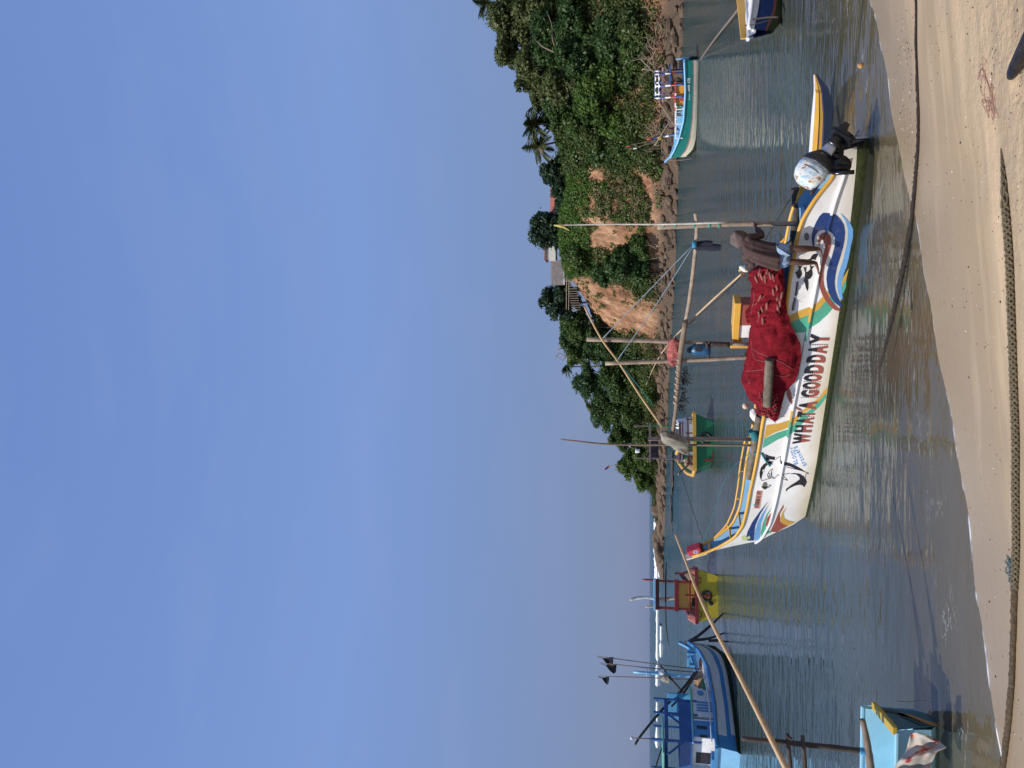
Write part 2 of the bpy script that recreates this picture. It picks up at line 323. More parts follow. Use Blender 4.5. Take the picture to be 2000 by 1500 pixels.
# ---- water
def water_mat():
    m = bpy.data.materials.new('sea_water'); m.use_nodes = True; t = m.node_tree; t.nodes.clear(); n = t.nodes.new; l = t.links.new
    out = n('ShaderNodeOutputMaterial'); g = n('ShaderNodeNewGeometry')
    at = n('ShaderNodeAttribute'); at.attribute_name = 'depth'
    def nz_(scale, sx, sy, det, rot=0.0):
        mp_ = n('ShaderNodeMapping'); mp_.inputs['Scale'].default_value = (sx, sy, 1); mp_.inputs['Rotation'].default_value = (0, 0, rot); l(g.outputs['Position'], mp_.inputs[0])
        q = n('ShaderNodeTexNoise'); q.inputs['Scale'].default_value = scale; q.inputs['Detail'].default_value = det; q.inputs['Roughness'].default_value = .55; l(mp_.outputs[0], q.inputs['Vector']); return q
    w1 = nz_(1.2, .55, 1.5, 3, R(8)); w2 = nz_(5.5, .6, 1.3, 4, R(-12)); w3 = nz_(16, .7, 1.2, 2, R(20)); pa = nz_(.09, .5, 1.6, 3)
    pr = n('ShaderNodeMapRange'); pr.inputs[1].default_value = .35; pr.inputs[2].default_value = .65; pr.inputs[3].default_value = .45; pr.inputs[4].default_value = 1.15; l(pa.outputs[0], pr.inputs[0])
    def math_(op, a, b):
        q = n('ShaderNodeMath'); q.operation = op
        for i, v in enumerate((a, b)):
            if isinstance(v, (int, float)): q.inputs[i].default_value = v
            else: l(v, q.inputs[i])
        return q.outputs[0]
    h = math_('ADD', math_('MULTIPLY', w1.outputs[0], .21), math_('ADD', math_('MULTIPLY', w2.outputs[0], .016), math_('MULTIPLY', w3.outputs[0], .0035)))
    h = math_('MULTIPLY', h, pr.outputs[0])
    calm = n('ShaderNodeMapRange'); calm.inputs[1].default_value = .15; calm.inputs[2].default_value = 1.1; calm.inputs[3].default_value = .22; calm.inputs[4].default_value = 1.0; l(at.outputs['Fac'], calm.inputs[0])
    bp = n('ShaderNodeBump'); bp.inputs['Distance'].default_value = 1.0; opn = n('ShaderNodeMapRange'); opn.inputs[1].default_value = 1.5; opn.inputs[2].default_value = 5; opn.inputs[3].default_value = 1; opn.inputs[4].default_value = 2.6; l(at.outputs['Fac'], opn.inputs[0])
    h = math_('MULTIPLY', h, opn.outputs[0]); l(calm.outputs[0], bp.inputs['Strength']); l(h, bp.inputs['Height'])
    # body: clear over the sand, murky green where deep
    ex = n('ShaderNodeMapRange'); ex.inputs[1].default_value = 0; ex.inputs[2].default_value = .55; ex.inputs[3].default_value = .16; ex.inputs[4].default_value = 1; ex.interpolation_type = 'SMOOTHSTEP'; l(at.outputs['Fac'], ex.inputs[0])
    tr = n('ShaderNodeBsdfTransparent'); tr.inputs[0].default_value = (.70, .73, .69, 1)
    df = n('ShaderNodeBsdfDiffuse')
    fr_ = n('ShaderNodeMapRange'); fr_.inputs[1].default_value = 1.5; fr_.inputs[2].default_value = 6; l(at.outputs['Fac'], fr_.inputs[0])
    dc = n('ShaderNodeMix'); dc.data_type = 'RGBA'; l(fr_.outputs[0], dc.inputs[0]); dc.inputs[6].default_value = (.040, .056, .050, 1); dc.inputs[7].default_value = (.022, .058, .066, 1)
    sh_ = n('ShaderNodeMapRange'); sh_.inputs[1].default_value = .05; sh_.inputs[2].default_value = .7; l(at.outputs['Fac'], sh_.inputs[0])
    d2 = n('ShaderNodeMix'); d2.data_type = 'RGBA'; l(sh_.outputs[0], d2.inputs[0]); d2.inputs[6].default_value = (.095, .10, .082, 1); l(dc.outputs[2], d2.inputs[7]); l(d2.outputs[2], df.inputs[0])
    bo = n('ShaderNodeMixShader'); l(ex.outputs[0], bo.inputs[0]); l(tr.outputs[0], bo.inputs[1]); l(df.outputs[0], bo.inputs[2])
    gl = n('ShaderNodeBsdfGlossy'); gl.inputs['Roughness'].default_value = .03; gl.inputs[0].default_value = (.94, .96, .98, 1); l(bp.outputs[0], gl.inputs['Normal'])
    fz = n('ShaderNodeFresnel'); fz.inputs[0].default_value = 1.39; l(bp.outputs[0], fz.inputs['Normal'])
    cap = n('ShaderNodeMapRange'); cap.inputs[1].default_value = 0; cap.inputs[2].default_value = 1; cap.inputs[3].default_value = 0; cap.inputs[4].default_value = .80; l(fz.outputs[0], cap.inputs[0])      # wave facets turned to the viewer hide part of the mirror at low angles
    sf = n('ShaderNodeMixShader'); l(cap.outputs[0], sf.inputs[0]); l(bo.outputs[0], sf.inputs[1]); l(gl.outputs[0], sf.inputs[2])
    # foam: a thin lace at the very edge and a few broken lines over the shallows
    fn = nz_(3.0, .5, 1, 5, R(28)); ff = nz_(9, .35, 1.2, 6, R(28))
    e1 = n('ShaderNodeMapRange'); e1.inputs[1].default_value = .0; e1.inputs[2].default_value = .0028; e1.inputs[3].default_value = 1; e1.inputs[4].default_value = 0; l(at.outputs['Fac'], e1.inputs[0])
    e1b = n('ShaderNodeMapRange'); e1b.inputs[1].default_value = .47; e1b.inputs[2].default_value = .60; l(fn.outputs[0], e1b.inputs[0])
    edge = math_('MULTIPLY', e1.outputs[0], e1b.outputs[0])
    rg = math_('ABSOLUTE', math_('SUBTRACT', ff.outputs[0], .5), 0)
    rl = n('ShaderNodeMapRange'); rl.inputs[1].default_value = .0; rl.inputs[2].default_value = .016; rl.inputs[3].default_value = 1; rl.inputs[4].default_value = 0; l(rg, rl.inputs[0])
    zo = n('ShaderNodeMapRange'); zo.inputs[1].default_value = .0; zo.inputs[2].default_value = .035; zo.inputs[3].default_value = 1; zo.inputs[4].default_value = 0
    l(math_('ABSOLUTE', math_('SUBTRACT', at.outputs['Fac'], .085), 0), zo.inputs[0])
    br = n('ShaderNodeMapRange'); br.inputs[1].default_value = .52; br.inputs[2].default_value = .6; l(fn.outputs[0], br.inputs[0])
    lace = math_('MULTIPLY', math_('MULTIPLY', rl.outputs[0], zo.outputs[0]), br.outputs[0])
    foam = n('ShaderNodeMath'); foam.operation = 'MAXIMUM'; l(edge, foam.inputs[0]); l(math_('MULTIPLY', lace, .55), foam.inputs[1]); foam.use_clamp = True
    fd = n('ShaderNodeBsdfDiffuse'); fd.inputs[0].default_value = (.72, .74, .76, 1)
    fi = n('ShaderNodeMixShader'); l(foam.outputs[0], fi.inputs[0]); l(sf.outputs[0], fi.inputs[1]); l(fd.outputs[0], fi.inputs[2])
    l(fi.outputs[0], out.inputs[0]); return m
wxs = axis_vals(-9, 12, .12, -9000, 9000, 1.25); wys = axis_vals(5, 20, .10, -60, 15000, 1.18)
water = grid_mesh('sea', wxs, wys, lambda X, Y: X*0.0, water_mat(), {'depth': lambda X, Y: -sand_z(X, Y) + np.clip(Y-230, 0, 60)*.1}); tag(water, kind='structure')
# ---- headland terrain
BASE = [(75, 62, 13, 15), (52, 72, 13, 15), (38.7, 79, 13, 14), (30.6, 85.5, 12.5, 13), (25.5, 92, 12.5, 10), (20.5, 98, 13.8, 8), (13.5, 107, 16.0, 7.5), (9, 118, 16.6, 8), (4, 131, 14.5, 10),
        (-4, 145, 11.5, 11), (-11, 154, 9.0, 11), (-18, 162, 6.0, 10), (-24.5, 168.5, 3.2, 8), (-30, 173, 1.6, 6), (-35, 177, .3, 4)]
BX, BY, BH, BW = [np.array(c, float) for c in zip(*BASE)]
BT = np.concatenate([[0], np.cumsum(np.hypot(np.diff(BX), np.diff(BY)))])
def sm(t, A, k=2.5): return sum(np.interp(t+d, BT, A) for d in np.linspace(-k, k, 5))/5
def terrain(t, p, rough=True):
    x, y, h, wd = sm(t, BX), sm(t, BY), sm(t, BH), sm(t, BW)
    dx = sm(t+1, BX)-sm(t-1, BX); dy = sm(t+1, BY)-sm(t-1, BY); q = np.hypot(dx, dy); nx, ny = -dy/q, dx/q
    s = np.sign(ny); nx, ny = nx*s, ny*s
    b = np.interp(p, [0, .06, .14, .2, .7, .78, 1], [-1.5, .3, 1.6, 2.2, 0, 0, 0]); b = np.where(p > .2, 2.2+wd*(p-.2)/.5, b); b = np.where(p > .7, 2.2+wd+(p-.7)/.3*38, b)
    z = np.interp(p, [0, .06, .14, .2], [-1.2, .5, 1.2, 1.6])
    pc = np.clip((p-.2)/.5, 0, 1); z = np.where(p > .2, 1.6+(np.maximum(h-1.6, 0))*(1-(1-pc)**1.35), z); z = np.where(p > .7, np.maximum(h, 1.6)+(p-.7)*3, z)
    z = np.where(h < 1.6, np.minimum(z, h+p*1.5), z)
    if rough:
        am = np.clip(pc*3, .15, 1)*np.where(p > .75, .3, 1)
        gully = fbm(t, p*5, .55, 11, 4)*.8 + fbm(t*1.0, p*22, 1.7, 12, 4)*.42 + np.abs(fbm(t, p*3, 2.6, 15, 3))*.5
        b = b + gully*am; z = z + fbm(t*.8, p*30, .9, 13, 3)*.22*am
    return x+nx*b, y+ny*b, z
TT = np.linspace(0, BT[-1], 640); PP = np.concatenate([np.linspace(0, .72, 150), np.linspace(.74, 1, 12)])
Tg, Pg = np.meshgrid(TT, PP, indexing='ij'); hx, hy, hz_ = terrain(Tg, Pg)
idx = np.arange(Tg.size).reshape(Tg.shape)
HF = np.stack([idx[:-1, :-1], idx[:-1, 1:], idx[1:, 1:], idx[1:, :-1]], -1).reshape(-1, 4)
def soil_mat():
    m = bpy.data.materials.new('eroded_soil'); m.use_nodes = True; t = m.node_tree; b = t.nodes['Principled BSDF']; n = t.nodes.new; l = t.links.new
    g = n('ShaderNodeNewGeometry'); b.inputs['Roughness'].default_value = .95; b.inputs['Specular IOR Level'].default_value = .15
    a = n('ShaderNodeTexNoise'); a.inputs['Scale'].default_value = .22; a.inputs['Detail'].default_value = 8; a.inputs['Roughness'].default_value = .65; l(g.outputs['Position'], a.inputs['Vector'])
    rp = n('ShaderNodeValToRGB'); e = rp.color_ramp.elements; e[0].position = .3; e[0].color = (.12, .058, .034, 1); e[1].position = .72; e[1].color = (.58, .39, .25, 1)
    q = e.new(.45); q.color = (.33, .17, .095, 1); q = e.new(.56); q.color = (.47, .27, .155, 1); l(a.outputs[0], rp.inputs[0])
    mp_ = n('ShaderNodeMapping'); mp_.inputs['Scale'].default_value = (1, 1, .3); l(g.outputs['Position'], mp_.inputs[0])
    c = n('ShaderNodeTexNoise'); c.inputs['Scale'].default_value = 1.5; c.inputs['Detail'].default_value = 8; c.inputs['Roughness'].default_value = .7; l(mp_.outputs[0], c.inputs['Vector'])
    cr_ = n('ShaderNodeMapRange'); cr_.inputs[1].default_value = .3; cr_.inputs[2].default_value = .7; cr_.inputs[3].default_value = .45; cr_.inputs[4].default_value = 1.25; l(c.outputs[0], cr_.inputs[0])
    mu = n('ShaderNodeMix'); mu.data_type = 'RGBA'; mu.blend_type = 'MULTIPLY'; mu.inputs[0].default_value = 1; l(rp.outputs[0], mu.inputs[6]); l(cr_.outputs[0], mu.inputs[7])
    sp = n('ShaderNodeSeparateXYZ'); l(g.outputs['Position'], sp.inputs[0])
    # dark wave-washed rock at the foot
    lo = n('ShaderNodeMapRange'); lo.inputs[1].default_value = 1.3; lo.inputs[2].default_value = 3.2; lo.inputs[3].default_value = 1; lo.inputs[4].default_value = 0; l(sp.outputs[2], lo.inputs[0])
    rk = n('ShaderNodeMix'); rk.data_type = 'RGBA'; l(lo.outputs[0], rk.inputs[0]); l(mu.outputs[2], rk.inputs[6]); rk.inputs[7].default_value = (.12, .085, .06, 1)
    # grass on the flat top
    sn = n('ShaderNodeSeparateXYZ'); l(g.outputs['Normal'], sn.inputs[0])
    gm = n('ShaderNodeMapRange'); gm.inputs[1].default_value = .86; gm.inputs[2].default_value = .95; l(sn.outputs[2], gm.inputs[0])
    hi = n('ShaderNodeMapRange'); hi.inputs[1].default_value = 3; hi.inputs[2].default_value = 6; l(sp.outputs[2], hi.inputs[0])
    mm = n('ShaderNodeMath'); mm.operation = 'MULTIPLY'; l(gm.outputs[0], mm.inputs[0]); l(hi.outputs[0], mm.inputs[1])
    gg = n('ShaderNodeMix'); gg.data_type = 'RGBA'; l(mm.outputs[0], gg.inputs[0]); l(rk.outputs[2], gg.inputs[6]); gg.inputs[7].default_value = (.05, .10, .02, 1)
    l(gg.outputs[2], b.inputs['Base Color'])
    bp = n('ShaderNodeBump'); bp.inputs['Strength'].default_value = .9; bp.inputs['Distance'].default_value = .5; l(c.outputs[0], bp.inputs['Height']); l(bp.outputs[0], b.inputs['Normal']); return m
SOIL = soil_mat()
head = fast_mesh('headland_terrain', np.stack([hx, hy, hz_], -1).reshape(-1, 3), HF, SOIL); tag(head, kind='structure')
head.data.polygons.foreach_set('use_smooth', np.ones(len(HF), bool))
bm = bmesh.new(); bm.from_mesh(head.data); bmesh.ops.recalc_face_normals(bm, faces=bm.faces)
if sum(f.normal.z for f in bm.faces) < 0: bmesh.ops.reverse_faces(bm, faces=bm.faces)
bm.to_mesh(head.data); bm.free()
def top_z(x, y):
    """height of the headland under a point (nearest grid vertex)"""
    i = np.argmin((hx-x)**2+(hy-y)**2); return float(hz_.ravel()[i])
# ---- boulders at the point and rocks along the foot of the cliff
ROCK = mat('brown_rock', (.115, .078, .05), rough=.9, var=.35, scale=.8, bump=.15, bscale=2.6, wear=(.06, .045, .03), wear_amt=.7)
ROCKW = mat('wet_dark_rock', (.05, .038, .028), rough=.6, var=.3, scale=.8, bump=.1, bscale=1.3)
def rock_geo(c, r, seed, sub=3):
    bm = bmesh.new(); bmesh.ops.create_icosphere(bm, subdivisions=sub, radius=1)
    off = Vector((seed*3.1, seed*1.7, seed*.9))
    for v in bm.verts:
        d = 1+.34*noise.fractal(v.co*1.2+off, .8, 2.1, 6)-.12*abs(noise.noise(v.co*2.6+off))
        q = v.co*d; q.z = max(q.z, -.55)
        v.co = Vector((q.x*r[0], q.y*r[1], q.z*r[2]))+Vector(c)
    bm.verts.index_update(); vs = [tuple(v.co) for v in bm.verts]; fs = [[v.index for v in f.verts] for f in bm.faces]; bm.free(); return vs, fs
BO = [(1294, 962, 172, 4.0, 1.9, 'rounded brown boulder just left of the last tree on the point'),
      (1286, 985, 174, 3.0, 2.9, 'upright brown boulder in front of the surf beside the tree end'),
      (1293, 1008, 178, 4.6, 2.0, 'low broad boulder between the upright boulder and the gap in the rocks'),
      (1294, 1033, 181, 3.0, 1.1, 'flat low rock in the gap before the large wedge boulder'),
      (1288, 1063, 184, 4.2, 2.9, 'large wedge shaped grey brown boulder standing against the white surf'),
      (1292, 1086, 186, 3.4, 2.1, 'blunt boulder on the seaward side of the wedge boulder'),
      (1296, 1106, 187, 4.0, 1.2, 'low tapering rock at the seaward end behind the yellow boat'),
      (1296, 935, 168, 3.2, 1.6, 'brown boulder under the bright green end trees'),
      (1297, 912, 165, 3.4, 1.5, 'brown boulder below the trees behind the green boat posts'),
      (1310, 1000, 118, 3.0, .35, 'thin dark reef rock barely above water in front of the boulders'),
      (1312, 925, 112, 3.2, .4, 'thin pale reef ledge awash left of the green boat'),
      (1298, 820, 150, 2.6, 1.7, 'brown boulder at the cliff foot above the green boat')]
for i, (px, py, Y, r, hgt, lab) in enumerate(BO):
    c = PZ(px, py, 0); c = P(px, py, Y); c.z = 0
    hgt *= .8; mb = MB(); vs, fs = rock_geo((0, 0, hgt*.25), (r, r*.7, hgt), i+2, 4); mb.add(vs, fs, 0, True)
    o = mb.build('boulder', ROCKW if hgt < .5 else ROCK); o.location = c; tag(o, lab, 'boulder', 'boulders off the end of the headland')
rnd = random.Random(5); mb = MB()
for k in range(300):
    t = rnd.random()*(BT[-1]-20)+10; x, y, z = terrain(np.array([t]), np.array([rnd.uniform(.02, .19)]), False)
    r = rnd.uniform(.25, .85); vs, fs = rock_geo((x[0], y[0], max(z[0], 0)+.1), (r*1.3, r, r*.75), k*.37, 2); mb.add(vs, fs, 0, False)
tag(mb.build('shore_rocks', ROCK, fix=False), kind='stuff')
# ---- surf beyond the point
FOAM = mat('white_foam', (.80, .82, .83), rough=.9, var=.08, scale=.5, bump=.2, bscale=1.5)
def surf(name, y0, y1, Y, hgt, dep, seed, gaps):
    mb = MB(); x0 = P(1280, y0, Y).x; x1 = P(1280, y1, Y).x; n = int(abs(x1-x0)/1.2)
    xs = np.linspace(x0, x1, n)
    def prof(x):
        a = .35+.65*abs(float(fbm(np.array([x]), np.array([0.]), .06, seed)[0]))*1.5; a = max(.45, min(a, 1))*(.85+.7*abs(noise.noise(Vector((x*.45, seed, 0))))+.35*noise.noise(Vector((x*1.4, seed, 2))))
        for g0, g1 in gaps:
            yy = 750-FPX*x/(Y*.99)
            if g0 < yy < g1: a *= .12
        return a
    def fn(x, k):
        a = prof(x); th = math.pi*k; jit = noise.noise(Vector((x*1.3, k*5, seed)))*.35
        return (x, Y+math.cos(th)*dep*(a+.2)+math.sin(x*.05)*6, math.sin(th)*hgt*a*(1+jit)-.06)
    mb.grid(fn, xs, np.linspace(0, 1, 9)); return mb.build(name, FOAM)
tag(surf('breaking_wave', 950, 1135, 345, 1.7, 4, 3, [(1033, 1040)]), kind='stuff')
tag(surf('breaking_wave', 1150, 1335, 330, 1.4, 4, 8, [(1290, 1300)]), kind='stuff')
tag(surf('breaking_wave', 1360, 1440, 350, 1.1, 4, 9, [(1392, 1402)]), kind='stuff')
tag(surf('breaking_wave', 970, 1120, 235, .8, 3, 14, [(985, 1010), (1045, 1065)]), kind='stuff')
tag(surf('breaking_wave', 1225, 1290, 230, .45, 2, 15, [(1250, 1262)]), kind='stuff')
# ================================================================== VEGETATION
def leaf_mat(name, dark, light, tr=.33):
    dark = tuple(c*1.25 for c in dark)
    m = bpy.data.materials.new(name); m.use_nodes = True; t = m.node_tree; t.nodes.clear(); n = t.nodes.new; l = t.links.new
    o = n('ShaderNodeOutputMaterial'); g = n('ShaderNodeNewGeometry')
    a = n('ShaderNodeTexNoise'); a.inputs['Scale'].default_value = .55; a.inputs['Detail'].default_value = 3; l(g.outputs['Position'], a.inputs['Vector'])
    ad = n('ShaderNodeMath'); ad.operation = 'MULTIPLY_ADD'; l(g.outputs['Random Per Island'], ad.inputs[0]); ad.inputs[1].default_value = .5; l(a.outputs[0], ad.inputs[2])
    mr = n('ShaderNodeMapRange'); mr.inputs[1].default_value = .4; mr.inputs[2].default_value = 1.1; l(ad.outputs[0], mr.inputs[0])
    mx = n('ShaderNodeMix'); mx.data_type = 'RGBA'; l(mr.outputs[0], mx.inputs[0]); mx.inputs[6].default_value = (*dark, 1); mx.inputs[7].default_value = (*light, 1)
    d = n('ShaderNodeBsdfDiffuse'); l(mx.outputs[2], d.inputs[0])
    tl = n('ShaderNodeBsdfTranslucent'); l(mx.outputs[2], tl.inputs[0])
    gl = n('ShaderNodeBsdfGlossy'); gl.inputs['Roughness'].default_value = .5; gl.inputs[0].default_value = (.5, .5, .45, 1)
    s1 = n('ShaderNodeMixShader'); s1.inputs[0].default_value = tr; l(d.outputs[0], s1.inputs[1]); l(tl.outputs[0], s1.inputs[2])
    s2 = n('ShaderNodeMixShader'); s2.inputs[0].default_value = .04; l(s1.outputs[0], s2.inputs[1]); l(gl.outputs[0], s2.inputs[2])
    l(s2.outputs[0], o.inputs[0]); return m
LEAF = dict(olive=leaf_mat('olive_leaves', (.028, .046, .015), (.13, .155, .048)), green=leaf_mat('green_leaves', (.019, .047, .011), (.085, .14, .028)),
            dark=leaf_mat('dark_leaves', (.010, .028, .014), (.030, .068, .028)), bright=leaf_mat('bright_leaves', (.032, .072, .013), (.115, .185, .030)),
            deep=leaf_mat('deep_green_leaves', (.015, .042, .012), (.06, .115, .026)), palm=leaf_mat('palm_leaves', (.03, .048, .016), (.085, .105, .035)),
            dry=leaf_mat('dry_twigs', (.10, .07, .045), (.23, .17, .11), .1), scrub=leaf_mat('scrub_leaves', (.022, .044, .012), (.10, .135, .032)),
            grass=leaf_mat('grass_blades', (.04, .085, .016), (.10, .18, .03)))
def leaves(centers, radii, n, size, rs, shell=.55, squash=.8):
    """leaf-clump quads spread through a set of lobes; returns V, F"""
    C_ = np.asarray(centers, float); r_ = np.asarray(radii, float); wgt = r_**2; k = rs.choice(len(C_), n, p=wgt/wgt.sum())
    d = rs.normal(size=(n, 3)); d /= np.linalg.norm(d, axis=1, keepdims=True)
    d[:, 2] = np.where(d[:, 2] < -.35, -d[:, 2]*.6, d[:, 2])
    lump = 1+.22*np.sin(d[:, 0]*7+k*1.7)*np.sin(d[:, 1]*6+k*2.3)*np.sin(d[:, 2]*7+k)+.10*rs.normal(size=n)
    rad = r_[k]*(shell+(1-shell)*rs.rand(n)**.5)*lump
    p = C_[k]+d*rad[:, None]*np.array([1, 1, squash])
    nrm = d+rs.normal(size=(n, 3))*.55+np.array([0, 0, .25]); nrm /= np.linalg.norm(nrm, axis=1, keepdims=True)
    a = np.cross(nrm, rs.normal(size=(n, 3))); a /= np.linalg.norm(a, axis=1, keepdims=True)+1e-9; b = np.cross(nrm, a)
    s = size*(.55+.9*rs.rand(n)); a *= s[:, None]; b *= (s*(.35+.4*rs.rand(n)))[:, None]
    V = np.stack([p-a, p-b*.9+nrm*.08*s[:, None], p+a, p+b-nrm*.05*s[:, None]], 1).reshape(-1, 3); F = np.arange(4*n).reshape(n, 4); return V, F
def tree(px, py, r_px, Y, kind, label, cat='tree', name='broadleaf_tree', lobes=9, spread=1.0, dens=1.0, seed=0, squash=.8, group='trees on the headland', leafsize=None):
    c = P(px, py, Y); r = 1.12*r_px*Y/FPX; lobes = int(lobes*(2.4 if kind == 'dark' else 1.8)); spread = 1.22 if kind == 'dark' else spread; rs = np.random.RandomState(seed+7); gz_ = min(top_z(c.x, c.y), c.z-r*.4)
    root = thing(name, label, cat, (c.x, c.y, gz_), 0, group)
    base = Vector((0, 0, 0)); cc = np.array([0, 0, c.z-gz_])
    cs, rr = [], []
    for k in range(lobes):
        d = rs.normal(size=3); d /= np.linalg.norm(d); q = cc+d*np.array([1, 1, .85])*r*.70*spread*(.55+.5*rs.rand()); cs.append(q); rr.append(r*(.28+.22*rs.rand()))
    cs.append(cc); rr.append(r*.55)
    for k in range(int(lobes*.5)):
        a_ = rs.rand()*6.283; q_ = rs.rand()**.7; cs.append(np.array([math.cos(a_)*r*.6*q_, math.sin(a_)*r*.6*q_, max(.25*r, (c.z-gz_)*(.30+.5*rs.rand()))])); rr.append(r*(.34+.2*rs.rand()))
    n = int(min(13500, 3800+800*r*r)*dens); ls = leafsize or (.15+.017*r)
    V, F = leaves(cs, rr, n, ls, rs, squash=squash)
    fast_mesh('crown', V, F, LEAF[kind], root)
    mb = MB(); hgt = c.z-gz_
    mb.tube(smooth_pts([(0, 0, -.6), (.15*r*(rs.rand()-.5), .1, hgt*.35), (0, 0, hgt*.8)], 4), [max(.12, r*.075)*(1-.06*i) for i in range(9)], 7)
    for k in range(6):
        q = Vector(cs[k]); st = Vector((0, 0, hgt*(.3+.08*k))); mb.tube(smooth_pts([st, st.lerp(q, .55)+Vector((0, 0, -.1*r)), q], 4), [max(.05, r*.035)*(1-.09*i) for i in range(9)], 5)
    mb.build('trunk', DWOOD, root); return root
TREES = [
 (1002, 40, 52, 96, 'olive', 'tallest olive green tree at the top right end of the headland', 12), (990, 100, 34, 97, 'olive', 'olive green tree crown standing left of the tallest one', 8),
 (1052, 12, 50, 93, 'olive', 'olive tree crown cut by the picture edge below the tallest tree', 9), (1040, 120, 42, 96, 'olive', 'grey olive tree shoulder stepping down the skyline', 9),
 (1072, 75, 46, 92, 'deep', 'shaded green tree with bare forked branches under the tallest crowns', 8), (1030, 160, 26, 100, 'olive', 'small olive crown at the lower end of the stepped skyline', 7),
 (1092, 165, 44, 95, 'olive', 'broad olive green tree with a dry grey patch beside the small palm', 9), (1118, 30, 46, 90, 'deep', 'dark green bush on the slope at the picture edge', 9),
 (1125, 115, 44, 91, 'deep', 'dark green bush in the middle of the overgrown slope', 9), (1165, 165, 46, 90, 'bright', 'bright green leafy bush above the teal boat cabin', 9),
 (1085, 228, 30, 104, 'scrub', 'round greyish bush below the pair of palms', 7), (1130, 245, 40, 98, 'green', 'mid green rounded bush left of the bright leafy bush', 9),
 (1190, 75, 46, 88, 'deep', 'dark green bush low on the slope above the dry roots', 9), (1205, 235, 38, 94, 'bright', 'yellow green bush low on the slope behind the teal boat bow', 8),
 (1225, 145, 34, 89, 'green', 'green bush hanging above the shoreline behind the teal boat', 8), (1235, 45, 36, 85, 'scrub', 'scrubby olive bush above the brown bank at the picture edge', 8),
 (1118, 290, 32, 102, 'green', 'green bush in the angle below the palms', 8), (1172, 300, 26, 98, 'deep', 'dark scrub clump at the right end of the bare soil', 7),
 (1084, 338, 27, 112, 'dark', 'dark round mango tree right of the red tiled roof', 8), (1096, 402, 17, 116, 'dark', 'low dark tree in front of the left half of the red roof', 6),
 (1068, 450, 34, 120, 'dark', 'big dark dome shaped tree on the plateau left of the red roof', 9), (1125, 492, 42, 113, 'green', 'dense bright green bush hanging over the cliff edge below the grey house', 10),
 (1222, 515, 40, 107, 'deep', 'dark bush at the foot of the cliff below the bright green bush', 9), (1180, 535, 26, 109, 'deep', 'dark scrub between the bright green bush and the big orange scar', 7),
 (1250, 480, 26, 105, 'green', 'green scrub at the foot of the small bare cliff', 7), (1082, 592, 29, 133, 'dark', 'dark round tree beside the fence at the cliff top', 8),
 (1125, 640, 26, 136, 'green', 'green bush on the left rim of the big orange scar', 7), (1128, 690, 34, 144, 'green', 'green crown on the skyline below the bare twigs', 8),
 (1175, 672, 34, 138, 'deep', 'dark green bush left of the orange scar at mid slope', 8), (1150, 745, 36, 152, 'deep', 'dark green crown in the middle of the left slope', 8),
 (1198, 735, 40, 146, 'green', 'green crown behind the middle mast poles', 9), (1180, 800, 38, 158, 'deep', 'dark green crown under the lone palm', 8),
 (1235, 690, 36, 138, 'deep', 'dark green bush at the cliff foot behind the mast poles', 8), (1262, 760, 30, 146, 'bright', 'yellow green bush at the waterline left of the mast poles', 8),
 (1222, 800, 38, 154, 'green', 'green crown above the dark cave in the bank', 8), (1212, 855, 30, 164, 'green', 'green crown on the skyline behind the fore mast', 8),
 (1256, 838, 32, 158, 'green', 'green bush above the boulder behind the green boat', 8), (1228, 905, 27, 168, 'bright', 'bright green tree near the seaward end with a pointed top', 8),
 (1256, 890, 24, 165, 'bright', 'low bright green bush above the rocks near the seaward end', 7), (1254, 938, 22, 170, 'bright', 'last bright green tree at the tip of the headland', 7),
 (1112, 622, 24, 138, 'green', 'green skyline crown just left of the fence end', 7), (1112, 655, 26, 142, 'deep', 'deep green skyline crown right of the bare twigs', 7), (1100, 566, 17, 130, 'dark', 'small dark crown in front of the fence right end', 6),
 (1098, 372, 20, 114, 'dark', 'dark crown added as shade between the palms and the red roof', 7), (1098, 430, 20, 119, 'dark', 'low crown added as shade under the right side of the big dark dome tree', 7), (1102, 468, 20, 119, 'dark', 'low crown added as shade under the left side of the big dark dome tree', 7),  # dark crowns added to stand for the shade beneath the plateau trees
 (1062, 190, 30, 102, 'olive', 'grey green crown below the small grey palm', 8), (1092, 205, 34, 98, 'deep', 'deep green crown under the stepped skyline', 8), (1105, 258, 30, 106, 'green', 'green crown hiding the trunks of the palm pair', 8),
 (1150, 205, 40, 93, 'green', 'green bush right of the pale bush in the middle slope', 8), (1155, 262, 34, 97, 'scrub', 'scrubby bush below the crown under the palms', 8), (1225, 280, 32, 95, 'green', 'green scrub just left of the yellow green low bush', 8), (1240, 95, 34, 86, 'green', 'green leafy bush hanging over the dry roots', 8)]
for i, (px, py, r, Y, kd, lab, lb) in enumerate(TREES):
    bush = ('bush' in lab or 'scrub' in lab); tree(px, py, r, Y, kd, lab, 'bush' if bush else 'tree', 'leafy_bush' if bush else 'broadleaf_tree', lobes=lb, seed=i*3)
